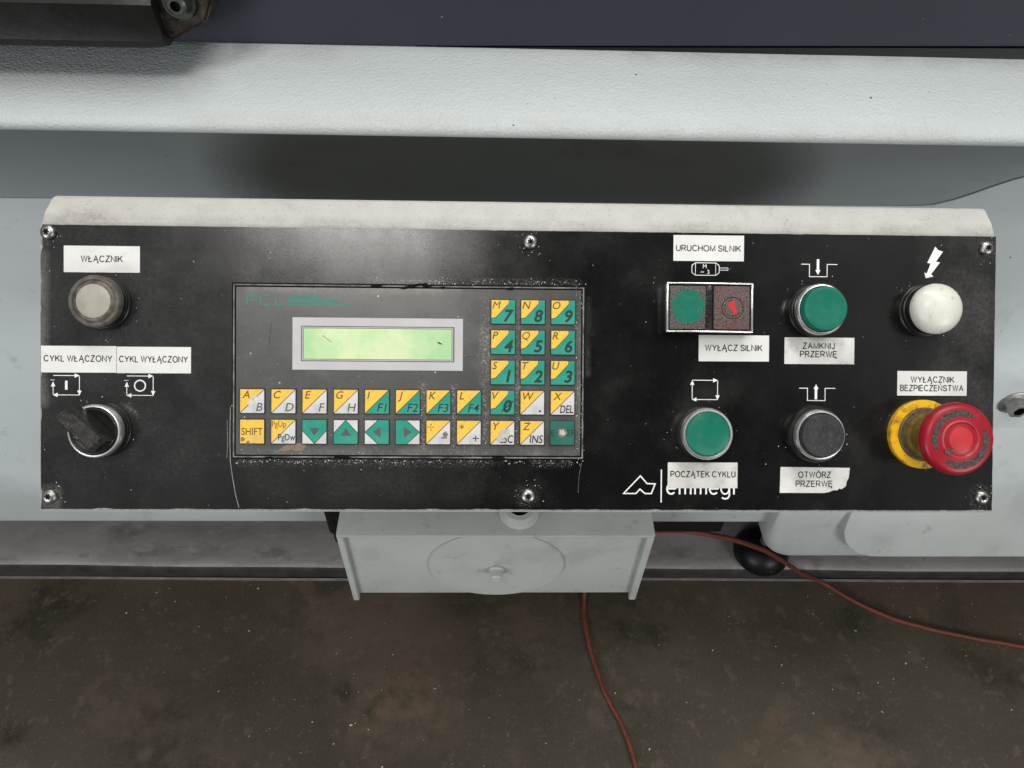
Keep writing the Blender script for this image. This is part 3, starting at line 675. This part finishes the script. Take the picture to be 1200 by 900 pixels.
sticker(86.1, 80.3, 128.0, 65.1, [('URUCHOM SILNIK', 107.0, 71.0, 38.2)])
sticker(101.7, 21.6, 143.6, 6.1, [('WYŁĄCZ SILNIK', 122.6, 12.5, 33.8)])
sticker(152.9, 20.7, 194.8, 4.9, [('ZAMKNIJ', 173.3, 14.1, 18.8), ('PRZERWĘ', 173.3, 9.2, 21.8)], 'dirty_paper')
sticker(221.0, 1.3, 263.1, -13.4, [('WYŁĄCZNIK', 242.3, -5.4, 26), ('BEZPIECZEŃSTWA', 241.9, -10.5, 38)])
sticker(84.0, -53.7, 125.6, -69.0, [('POCZĄTEK CYKLU', 105.0, -62.3, 38.2)], 'dirty_paper')
sticker(151.0, -56.2, 193.0, -71.6, [('OTWÓRZ', 171.8, -62.4, 19.3), ('PRZERWĘ', 171.6, -67.8, 21.8)], 'dirty_paper', torn=True)

# screws: one built, five copies
b = MB(MM)
b.lathe([(4.3, 0), (4.3, .7), (4.0, 1.6), (3.2, 2.4), (2.0, 2.8), (.01, 2.95)], (0, 0, 0), 'steel', seg=32)
for a in (0, math.pi / 3, 2 * math.pi / 3):
    d = Vector((math.cos(a), math.sin(a))) * 1.75; n_ = Vector((-d.y, d.x)) * .26
    b.prism([tuple(d + n_), tuple(-d + n_), tuple(-d - n_), tuple(d - n_)], 2.3, 3.0 + a * .01, 'dark_recess')
scr = b.build('screw', cp)
for i, (x, y) in enumerate(SCREWS):
    o = scr if i == 0 else scr.copy()
    if i: COL.objects.link(o); o.parent = cp
    o.location = (x * MM, y * MM, .0002); o.rotation_euler = (0, 0, i * .7)

# ---------------- push buttons (part: black body with bezel ring; sub-parts: ring and cap)
def button_body(x, y, r, h, label, mats='black_plastic', extra=None):
    b = MB(MM)
    prof = [(r + .9, .02), (r + .9, 1.8), (r + .3, 2.4), (r + .3, 4.2), (r - .2, 4.4), (r - .2, 5.6), (r + .2, 5.8), (r + .2, 7.4), (r - .3, 7.7), (r - .3, h - .8), (r - .8, h - .2), (r - 2.5, h - .2), (r - 2.5, h - 1.5), (.01, h - 1.5)]
    b.lathe(prof, (0, 0, 0), mats, seg=64)
    if extra: extra(b)
    o = b.build('push_button', cp, label); o.location = (x * MM, y * MM, 0)
    return o
def ring(parent, r0, r1, z0, z1, m='chrome', seg=64):
    b = MB(MM); b.lathe([(r1, z0), (r1 + .05, z1 - 1.5), (r1 - .25, z1 - .6), (r1 - .8, z1), (r0 + .35, z1 + .1), (r0, z1 - .3), (r0, z0)], (0, 0, 0), m, seg=seg)
    # open the centre: drop the closing cap face
    b.bm.faces.ensure_lookup_table(); bmesh.ops.delete(b.bm, geom=[b.bm.faces[-1]], context='FACES_ONLY')
    return b.build('ring', parent)
def cap(parent, prof, m, mats=None, name='cap'):
    b = MB(MM); b.lathe(prof, (0, 0, 0), m, seg=64, mats=mats); return b.build(name, parent, angle=38)

p = button_body(-243.6, 37.0, 14.6, 10.0, 'pale frosted push button in a brown dirty bezel')
ring(p, 11.9, 14.6, 7.5, 11.6, 'brown_bezel')
cap(p, [(12.0, 8), (12.0, 10.9), (11.3, 11.6), (9.5, 12.1), (5, 12.5), (.01, 12.6)], 'frosted_lens', ['brown_bezel', 'brown_bezel', 'brown_bezel'] + ['frosted_lens'] * 3)

p = button_body(170.2, 36.5, 14.7, 10.6, 'raised green push button with a chrome ring')
ring(p, 13.2, 14.8, 8, 11.8)
cap(p, [(12.8, 9), (12.8, 15.2), (12.2, 16.0), (11.0, 16.2), (9.0, 15.9), (.01, 15.7)], 'green_cap')

p = button_body(104.2, -36.0, 14.7, 10.6, 'flush green push button with a chrome ring')
ring(p, 12.9, 14.9, 8, 12.2)
cap(p, [(12.6, 9), (12.6, 11.9), (12.0, 12.4), (10.2, 12.0), (8.6, 11.6), (.01, 11.3)], 'green_cap')

def nut(b):
    b.lathe([(16.8, .02), (16.8, 5.6), (16.2, 6.4), (14.5, 6.6)], (0, 0, 0), 'black_plastic', seg=40, wob=.035)
p = button_body(170.2, -36.3, 14.6, 10.8, 'worn black push button in a battered ring', extra=nut)
ring(p, 12.9, 14.6, 8, 11.8)
cap(p, [(12.6, 9), (12.6, 14.0), (12.1, 14.7), (11.2, 14.9), (9.4, 14.5), (.01, 14.2)], 'worn_black')

# white indicator lamp
b = MB(MM)
b.lathe([(15.8, .02), (15.8, 2), (15, 2.6), (15, 5), (14.4, 5.3), (14.4, 6.6), (14.8, 6.9), (14.8, 10.4), (.01, 10.4)], (0, 0, 0), 'black_plastic', seg=64)
p = b.build('indicator_lamp', cp, 'unlit white domed lamp'); p.location = (.2363, .0372, 0)
cap(p, [(14.4, 10), (14.6, 12.6)] + [(14.5 * math.cos(R(a)), 12.8 + 8.2 * math.sin(R(a))) for a in range(6, 86, 7)] + [(.01, 21.0)], 'white_dome', name='dome')

# rotary selector with a bar grip turned to the upper left
p = button_body(-243.2, -36.0, 14.9, 11.0, 'black rotary selector switch turned to the upper left')
p.name = 'selector_switch'
ring(p, 13.3, 15.1, 8, 12.4)
b = MB(MM)
b.lathe([(13.0, 9), (13.0, 12.2), (12.2, 12.6), (9.5, 11.2), (.01, 11.0)], (0, 0, 0), 'black_plastic', seg=48)
# the bar: tapered ridge lying along local +x, built then turned
sec = [(-12.4, 3.6, 12.0, 19.0), (-11.6, 5.4, 12.0, 23.0), (-9, 6.4, 11.9, 25.0), (2, 6.4, 11.9, 26.0), (8, 6.2, 12.0, 26.5), (12.6, 5.6, 12.2, 27.0), (14.6, 4.6, 13.0, 26.6), (15.4, 3.2, 14.0, 25.2)]
ca, sa = math.cos(R(136)), math.sin(R(136))
rg = []
for x, hw, z0, z1 in sec:
    q = [(x, -hw, z0), (x, -hw * .72, z1 - 1.5), (x, -hw * .5, z1), (x, hw * .5, z1), (x, hw * .72, z1 - 1.5), (x, hw, z0)]
    rg.append([b.V((u * ca - v * sa, u * sa + v * ca, w_)) for u, v, w_ in q])
for i in range(len(rg) - 1):
    for j in range(5): b.bm.faces.new([rg[i][j], rg[i + 1][j], rg[i + 1][j + 1], rg[i][j + 1]]).material_index = b.mi('dusty_black' if j in (1, 2, 3) else 'black_plastic')
b.bm.faces.new(rg[0]).material_index = b.mi('dusty_black'); b.bm.faces.new(rg[-1]).material_index = b.mi('dusty_black')
b.build('knob', p, angle=30)

# emergency stop
b = MB(MM)
b.lathe([(20.4, .02), (20.4, 3.4), (19.8, 4.0), (16.4, 4.3)], (0, 0, 0), 'yellow_collar', seg=72)
b.lathe([(16.4, 4.2), (15.6, 4.4), (15.0, 5.6), (13.6, 6.0), (13.4, 9.5)], (0, 0, 0), 'grit', seg=64, mats=['groove_dirt', 'dirty_yellow', 'groove_dirt', 'dirty_yellow', 'dirty_yellow'])
p = b.build('emergency_stop', cp, 'red mushroom emergency stop on a yellow collar'); p.location = (.2356, -.0362, 0)
b = MB(MM); b.lathe([(11.5, 9), (11.5, 26), (15, 29.5)], (0, 0, 0), 'red_cap', seg=48, mats=['dirty_yellow', 'red_cap', 'red_cap']); b.build('stem', p)
ZC = 3.0
pr = [(r_, z_ + ZC) for r_, z_ in [(13, 25.5), (18.4, 26.2), (19.7, 27.6), (20.1, 29.5), (19.9, 31.8), (19.2, 33.2), (18.2, 34.0), (17.0, 34.4), (11.6, 34.5), (10.5, 34.7), (10.1, 35.2), (9.9, 35.35), (9.6, 35.2), (8.9, 34.7), (7.2, 34.8), (6.6, 35.1), (.01, 35.3)]]
b = MB(MM)
b.lathe(pr, (0, 0, 0), 'red_cap', seg=80, mats=['red_cap'] * 9 + ['red_edge'] * 3 + ['red_cap'] * 3 + ['red_worn'] * 2)
def groove(a0, a1):
    n_ = 22; P_ = []
    for i in range(n_ + 1):
        a = R(a0 + (a1 - a0) * i / n_); t = i / n_
        w_ = 1.75 * min(1, t * 6 + .25, (1 - t) * 6 + .25) * (1 + .15 * math.sin(i * 2.1))
        P_.append((a, 14.3 - w_, 14.3 + w_))
    for i in range(n_):
        (a, r0, r1), (c_, s0, s1) = P_[i], P_[i + 1]
        b.face([(r0 * math.cos(a), r0 * math.sin(a), 34.56 + ZC), (r1 * math.cos(a), r1 * math.sin(a), 34.56 + ZC), (s1 * math.cos(c_), s1 * math.sin(c_), 34.56 + ZC), (s0 * math.cos(c_), s0 * math.sin(c_), 34.56 + ZC)], 'groove_dirt')
groove(58, 206); groove(-126, 22)
for i in range(14):
    x, y = random.gauss(-6.2, 1.1), random.gauss(-6.6, .9); s_ = random.uniform(.25, .7)
    b.box((x - s_, y - s_, 34.6 + ZC), (x + s_, y + s_, 35.2 + ZC + random.uniform(0, .3)), 'grit')
b.build('mushroom_cap', p, angle=38)

# twin motor button
b = MB(MM)
b.box((-24.9, -14.0, .02), (24.9, 14.0, 7.6), 'black_plastic', bev=.6)
p = b.build('twin_button', cp, 'twin green and red motor button under a coat of grit'); p.location = (.1052, .0369, 0)
b = MB(MM)
for q in (((-25.1, -14.3, 6.5), (25.1, -13.4, 10.3)), ((-25.1, 13.4, 6.5), (25.1, 14.3, 10.3)), ((-25.1, -13.39, 6.5), (-24.1, 13.39, 10.3)), ((24.1, -13.39, 6.5), (25.1, 13.39, 10.3))):
    b.box(*q, 'chrome', bev=.3)
b.build('frame', p)
b = MB(MM); b.box((-1.7, -13.2, 7.0), (1.7, 13.2, 8.6), 'dusty_black', bev=.3)
for i in range(5): b.box((-1.2, -8 + i * 3.9, 8.6), (1.3, -5.6 + i * 3.9, 9.4), 'black_plastic')
b.build('divider', p)
b = MB(MM); b.box((-23.2, -12.5, 7), (-2.4, 12.5, 9.9), 'grit', bev=.5)
def blob(cx, cy, r, z, m, amp=.06, n_=40, seed=0):
    b.poly([(cx + r * (1 + amp * mnoise.noise((math.cos(2 * math.pi * i / n_) * 2 + seed, math.sin(2 * math.pi * i / n_) * 2, seed))) * math.cos(2 * math.pi * i / n_),
             cy + r * 1.03 * (1 + amp * mnoise.noise((math.cos(2 * math.pi * i / n_) * 2 + seed, math.sin(2 * math.pi * i / n_) * 2, seed + 5))) * math.sin(2 * math.pi * i / n_)) for i in range(n_)], z, m)
blob(-12.6, .4, 9.5, 9.96, 'green_cap')
for i in range(90):
    a = random.uniform(0, 6.28); rr_ = random.gauss(9.7, .7); blob(-12.6 + rr_ * math.cos(a) * .98, .4 + rr_ * math.sin(a), random.uniform(.18, .5), 9.99 + i * .0004, 'grit' if rr_ < 9.7 else 'green_cap', .4, 9, i)
for dx in (-17.4, -8.0): blob(dx, .2, .75, 10.0, 'grit', .3, 12)
b.build('green_cap', p)
b = MB(MM); b.box((2.4, -12.5, 7), (23.2, 12.5, 9.9), 'red_grit', bev=.5)
b.stroke(arc(13.2, -.2, 6.2, 6.2, 0, 360, 40)[:-1], .35, 9.95, 'dark_recess', closed=True); b.stroke(arc(13.2, -.2, 4.6, 4.6, 100, 330, 30), .25, 9.95, 'dark_recess')
b.poly([(10.7, 2.6), (12.6, 3.6), (14.9, 3.2), (14.4, 1.2), (15.2, -.4), (16.0, -1.8), (15.4, -3.6), (13.8, -3.4), (12.6, -1.6), (10.8, .2)], 9.97, 'red_worn')
b.build('red_cap', p)

# ---------------- operator terminal (part), its display and keys (sub-parts)
TX0, TX1, TY0, TY1 = -170.9, 34.5, -52.6, 49.7
b = MB(MM)
def frame(x0, y0, x1, y1, w_, z0, z1, m):
    b.prism([(x0, y0), (x1, y0), (x1 - w_, y0 + w_), (x0 + w_, y0 + w_)], z0, z1, m); b.prism([(x1, y1), (x0, y1), (x0 + w_, y1 - w_), (x1 - w_, y1 - w_)], z0, z1, m)
    b.prism([(x0, y1), (x0, y0), (x0 + w_, y0 + w_), (x0 + w_, y1 - w_)], z0, z1, m); b.prism([(x1, y0), (x1, y1), (x1 - w_, y1 - w_), (x1 - w_, y0 + w_)], z0, z1, m)
b.rect(TX0, TY0, TX1, TY1, .03, 'dark_recess')
frame(TX0 + .9, TY0 + .9, TX1 - .9, TY1 - .9, .75, .04, .55, 'terminal_ridge')
b.prism([(TX0 + 2.6, TY0 + 2.6), (TX1 - 2.6, TY0 + 2.6), (TX1 - 2.6, TY1 - 2.6), (TX0 + 2.6, TY1 - 2.6)], .04, .40, 'terminal_face')
# chipped rubber bits on the rim
for x, y, l_ in ((-91, TY1 - 1, 7), (-61, TY1 - .8, 6), (-12, TY1 - 2.0, 5), (-50.5, TY1 - 1.8, 3), (-112, TY0 + 1.2, 10), (-152, TY0 + .8, 5), (-20, TY0 + 1.1, 8)):
    b.prism([(x, y - .7), (x + l_ * .5, y - 1.0), (x + l_, y - .2), (x + l_ * .8, y + .7), (x + .4, y + .5)], .1, .75, 'dark_recess')
b.prism([(-74, 47.2), (-72, 46.6), (-60, 49.3), (-58, 50.4), (-66, 49.7)], .1, 1.0, 'dark_recess')
# worn oval patch below PgUp
b.poly([(-144 + 14 * t, -47.6 - .6 * math.sin(t * 9)) for t in (0, .25, .5, .75, 1)] + [(-127.5, -45.2), (-129.5, -43.6), (-133, -43.0), (-138, -43.8), (-141, -45.2)], .43, 'brown_wear')
# printed word and stripes in teal
w_ = .6
def teal(q, w=.62): b.stroke(q, w, .44, 'print_teal')
teal([(-162.0, 37.0), (-162.0, 42.4), (-158, 42.4), (-156.6, 41.5), (-156.6, 40.4), (-158, 39.6), (-162, 39.6)]); teal([(-164.6, 37.2), (-162.6, 42.4)], .3)
teal([(-147.4 - .8, 41.4), (-149, 42.4), (-153.6, 42.4), (-154.6, 41.4), (-154.6, 38.2), (-153.6, 37.2), (-149, 37.2), (-148.2, 38.2)])
teal([(-146.4, 42.4), (-144.8, 42.4)], .4); teal([(-145.6, 42.4), (-145.6, 37.2), (-141.4, 37.2)]); teal([(-141.4, 37.0), (-141.0, 38.4)], .4)
for x0_, x1_, y_, h_ in ((-138.8, -121, 41.9, .5), (-139, -120.2, 41.0, .25), (-138.8, -113, 40.2, .6), (-139, -110, 39.3, .8), (-139, -109.5, 38.4, .4), (-139, -101.6, 37.1, .45), (-110, -100, 37.6, .2)):
    teal([(x0_, y_), (x1_, y_)], h_)
teal([(-121, 41.9), (-119.6, 41.2)], .3); teal([(-113, 40.2), (-109.6, 38.4)], .25)
b.stroke([(-148, 27), (-148.8, 20), (-149.4, 13)], .22, .44, 'ink')
tm = b.build('operator_terminal', cp, 'grey membrane keypad unit with a small green display')
# display: silver frame around a lit green LCD
b = MB(MM)
frame(-136.2, -.9, -36.9, 30.1, .35, .41, .62, 'silver_edge')
frame(-135.85, -.55, -37.25, 29.75, 4.9, .41, .70, 'silver')
frame(-130.9, 4.4, -42.4, 24.9, .45, .41, .72, 'silver_edge'); frame(-130.4, 4.9, -42.9, 24.4, .55, .41, .60, 'silver'); frame(-129.8, 5.5, -43.5, 23.8, .3, .41, .55, 'silver_edge')
ds = b.build('display_frame', tm)
b = MB(MM); b.rect(-129.5, 5.8, -43.8, 23.5, .5, 'lcd')
b.stroke([(-118.6, 19.4), (-113.6, 15.6)], .3, .53, 'silver_edge'); b.poly([(-52.6, 15.8), (-51, 16.1), (-49, 14.8), (-50.4, 14.7)], .53, 'ink')
b.build('screen', tm)

KW = 14.7
def key(cx, cy, kind, tl='', br='', opts=()):
    b = MB(MM); h = KW / 2; t = 1.25
    b.prism([(-h, -h), (h, -h), (h, h), (-h, h)], .42, t, 'key_side', 'key_side', bev=.45)
    g = h - .5; z = t + .02; zl = t + .05; zt = t + .08
    G, Yw, Wh = 'key_green', 'key_yellow', 'key_white'
    if kind in ('yw', 'yg'):
        b.poly([(-g, -g), (g, g), (-g, g)], z, Yw); b.poly([(-g, -g), (g, -g), (g, g)], z, Wh if kind == 'yw' else G)
        b.stroke([(-g, -g), (g, g)], .38, zl, 'ink')
    elif kind == 'num':
        s_ = KW
        q = [(-h + .73 * s_, g), (-h + .73 * s_, h - .16 * s_), (-h + .21 * s_, h - .72 * s_), (-g, h - .76 * s_)]
        b.poly([(-g, g)] + q[::-1], z, Yw); b.poly([(g, g)] + q + [(-g, -g), (g, -g)], z, G)
        b.stroke(q, .32, zl, 'ink_green')
    elif kind == 'y': b.rect(-g, -g, g, g, z, Yw)
    elif kind == 'g': b.rect(-g, -g, g, g, z, 'key_green_dull')
    elif kind == 'arrow':
        an = {'down': 180, 'up': 0, 'left': 90, 'right': -90}[opts]
        rt = lambda p_: (p_[0] * math.cos(R(an)) - p_[1] * math.sin(R(an)), p_[0] * math.sin(R(an)) + p_[1] * math.cos(R(an)))
        sh = .6
        b.poly([rt(p_) for p_ in ((-g, -g), (g, -g), (g, -sh), (0, g), (-g, -sh))], z, G)
        b.poly([rt(p_) for p_ in ((-g, g), (-g, -sh), (0, g))], z, Wh); b.poly([rt(p_) for p_ in ((g, g), (0, g), (g, -sh))], z, Wh)
        b.stroke([rt(p_) for p_ in ((-g, -sh), (0, g), (g, -sh))], .38, zl, 'ink')
        b.poly([rt(p_) for p_ in ((-3.1, -2.2), (3.1, -2.2), (0, 2.3))], zl, 'ink_grey')
    big = kind == 'num'
    if kind == 'y': b.text(tl, 0, -2, zt, 4.1, 'ink_yellow_side', width=12.2, weight=.006)
    elif kind == 'g': b.text(tl, -5.4, -1.9, zt, 3.7, 'ink_green', align='c'); b.text(br, 5.4, -1.9, zt, 3.7, 'ink_green')
    else:
        if tl == '÷': b.rect(-6.1, 2.9, -2.4, 3.25, zt, 'ink_yellow_side'); b.rect(-4.6, 4.2, -3.9, 4.9, zt, 'ink_yellow_side'); b.rect(-4.6, 1.2, -3.9, 1.9, zt, 'ink_yellow_side')
        elif tl == '*':
            for a in (0, 60, 120): b.stroke([(-4.2 + 1.4 * math.cos(R(a + 30)), 3.4 + 1.4 * math.sin(R(a + 30))), (-4.2 - 1.4 * math.cos(R(a + 30)), 3.4 - 1.4 * math.sin(R(a + 30)))], .4, zt + a * .0001, 'ink_yellow_side')
        elif tl == 'PgUp': b.text(tl, -6.6, 2.8, zt, 3.2, 'ink_yellow_side', align='l', width=8.2)
        elif tl: b.text(tl, -5.6 if not big else -6.2, 1.7 if not big else 1.9, zt, 4.2, 'ink_yellow_side', shear=.22, align='l', weight=0 if tl in 'MQ' else .008)
        mb = 'ink_green' if kind in ('num', 'yg') else 'ink'
        if kind == 'yw' and len(br) == 1 and br.isalpha(): mb = 'ink_grey'
        if br == '-': b.rect(1.7, -3.5, 5.2, -2.9, zt, mb)
        elif br == '+': b.rect(2.2, -3.6, 5.8, -3.1, zt, mb); b.rect(3.75, -5.1, 4.25, -1.6, zt + .003, mb)
        elif br == '.': b.lathe([(.6, t), (.6, zt + .03)], (4.4, -4.9, 0), mb, seg=12)
        elif br == 'Ø': b.text('0', 2.9, -5.4, zt, 6.6, mb, shear=.22, weight=.035); b.stroke([(-.6, -5.2), (6.3, .9)], .7, zt + .01, mb)
        elif big: b.text(br, 3.3, -5.5, zt, 6.6, mb, shear=.2, weight=.028)
        elif br in ('DEL', 'INS', 'ESC'): b.text(br, 6.3, -5.9, zt, 4.4, mb, shear=.15, align='r', width=7.8, weight=.012)
        elif br == 'PgDw': b.text(br, 6.8, -5.0, zt, 3.6, mb, align='r', width=9.8, weight=.008)
        elif br: b.text(br, 5.9, -5.7, zt, 4.7, mb, shear=.2, align='r', weight=.004)
    def patch(cx_, cy_, r, m_, amp=.5, sd=0):
        n_ = 26
        b.poly([(cx_ + r * (1 + amp * mnoise.noise((math.cos(2 * math.pi * i / n_) * 2.2 + sd, math.sin(2 * math.pi * i / n_) * 2.2, sd))) * math.cos(2 * math.pi * i / n_),
                 cy_ + r * (1 + amp * mnoise.noise((math.cos(2 * math.pi * i / n_) * 2.2 + sd, math.sin(2 * math.pi * i / n_) * 2.2, sd))) * math.sin(2 * math.pi * i / n_)) for i in range(n_)], zt + .03 + .002 * sd, m_)
    if 'worn_a' in opts: patch(1.2, 2.2, 1.7, 'worn_key', .8, 1); patch(-.3, -1.2, 2.0, 'key_white', .7, 2); patch(2.6, .8, 1.4, 'key_white', .5, 3)
    if 'worn_esc' in opts: patch(1.2, -.6, 2.9, 'worn_key', .5, 4); patch(-1.6, -3.6, 2.0, 'worn_key', .6, 5)
    if 'worn_enter' in opts: patch(0, .2, 2.7, 'brown_wear', .45, 6); patch(.1, .2, 1.7, 'worn_key', .7, 7)
    if 'worn_shift' in opts: patch(-5.4, -4.6, 1.2, 'brown_wear', .7, 8); patch(-2.2, -6.4, 1.0, 'brown_wear', .8, 9)
    if 'worn_minus' in opts: patch(4.2, -1.0, 1.5, 'brown_wear', .8, 10)
    o = b.build('key', tm); o.location = (cx * MM, cy * MM, 0)
    return o
CX = [-158.75, -140.8, -122.9, -104.85, -86.9, -69.0, -51.2, -33.4]; NX = [-13.8, 3.6, 21.3]
YL, YS = -18.95, -36.6; NY = [34.0, 16.3, -1.35]
for x, a, c_, kd in zip(CX, 'ACEGIJKL', ['B', 'D', 'F', 'H', 'F1', 'F2', 'F3', 'F4'], ['yw'] * 4 + ['yg'] * 4):
    key(x, YL, kd, a, c_, ('worn_a',) if a == 'A' else ())
key(CX[0], YS, 'y', 'SHIFT', '', ('worn_shift',)); key(CX[1], YS, 'yw', 'PgUp', 'PgDw')
for x, d in zip(CX[2:6], ('down', 'up', 'left', 'right')): key(x, YS, 'arrow', opts=d)
key(CX[6], YS, 'yw', '÷', '-', ('worn_minus',)); key(CX[7], YS, 'yw', '*', '+')
for y, ls, ds_ in zip(NY, ('MNO', 'PQR', 'STU'), ('789', '456', '123')):
    for x, a, d in zip(NX, ls, ds_): key(x, y, 'num', a, d)
key(NX[0], YL, 'num', 'V', 'Ø'); key(NX[1], YL, 'yw', 'W', '.'); key(NX[2], YL, 'yw', 'X', 'DEL')
key(NX[0], YS, 'yw', 'Y', 'ESC', ('worn_esc',)); key(NX[1], YS, 'yw', 'Z', 'INS'); key(NX[2], YS, 'g', 'E', 'ER', ('worn_enter',))

# ================================================================== SWARF: fine chips nobody could count
mw = cp.matrix_basis.copy()
Mx = Matrix.Translation(cp.location) @ Matrix.Rotation(R(43.744), 4, 'X')
b = MB()
def chip(p, s_):
    a = random.uniform(0, 6.28); q = []
    for dx, dy in ((-1, -.4), (.8, -.5), (1, .4), (-.7, .5)):
        u = dx * s_ * random.uniform(.6, 1.2); v = dy * s_ * random.uniform(.6, 1.4)
        q.append((u * math.cos(a) - v * math.sin(a), u * math.sin(a) + v * math.cos(a), random.uniform(0, .5) * s_))
    return [p + Vector(k_) for k_ in q]
def panel_chip(x, y, s_, z=.15):
    pts = chip(Vector((x, y, z)), s_)
    b.face([tuple(Mx @ (k_ * MM)) for k_ in pts], 'aluminium_chips')
for i in range(60): panel_chip(random.uniform(-278, 278), random.uniform(-80, 80), random.uniform(.12, .40))
for i in range(130): panel_chip(random.uniform(TX0, TX1), TY0 - abs(random.gauss(0, 1.6)) - .3, random.uniform(.12, .42))
for i in range(60): panel_chip(random.uniform(-60, TX1), TY1 + abs(random.gauss(0, 1.5)), random.uniform(.12, .38))
for i in range(70): panel_chip(TX1 - random.uniform(.2, 6), random.uniform(TY0, TY1), random.uniform(.12, .35), .6)
for i in range(70): panel_chip(random.choice((-24.2, -5.2, -42.3, -60.1)) + random.gauss(0, .8), random.uniform(-46, -10), random.uniform(.12, .34), .6)
for i in range(50): panel_chip(random.uniform(-168, -10), random.gauss(-48, 1.5), random.uniform(.12, .3), .6)
for sx_, sy_ in SCREWS:
    for i in range(16):
        a = random.uniform(0, 6.28); r_ = random.uniform(5, 10); x, y = sx_ + r_ * math.cos(a), sy_ + r_ * math.sin(a)
        if abs(x) < 279 and abs(y) < 81: panel_chip(x, y, random.uniform(.12, .4))
for bx, by in ((-243, 37), (-243, -36), (170, 36.5), (104, -36), (170, -36), (236, 37), (236, -36)):
    for i in range(10):
        a = random.uniform(0, 6.28); r_ = random.uniform(17, 22); panel_chip(bx + r_ * math.cos(a), by + r_ * math.sin(a), random.uniform(.12, .36))
for i in range(110):
    cx_, cy_ = ((-.55, .62), (-.30, .50), (-.2, .45), (.55, .60), (.72, .52), (.9, .62), (.1, .4))[i % 7]
    p_ = Vector((random.gauss(cx_, .10), min(.69, random.gauss(cy_, .07)), .001)); pts = chip(p_, random.uniform(.0006, .0018) if i % 6 else random.uniform(.0018, .0028))
    b.face([tuple(k_) for k_ in pts], 'aluminium_chips')
sw = b.build('metal_swarf'); sw['kind'] = 'stuff'; sw['label'] = 'scattered bright metal chips on the panel and floor'
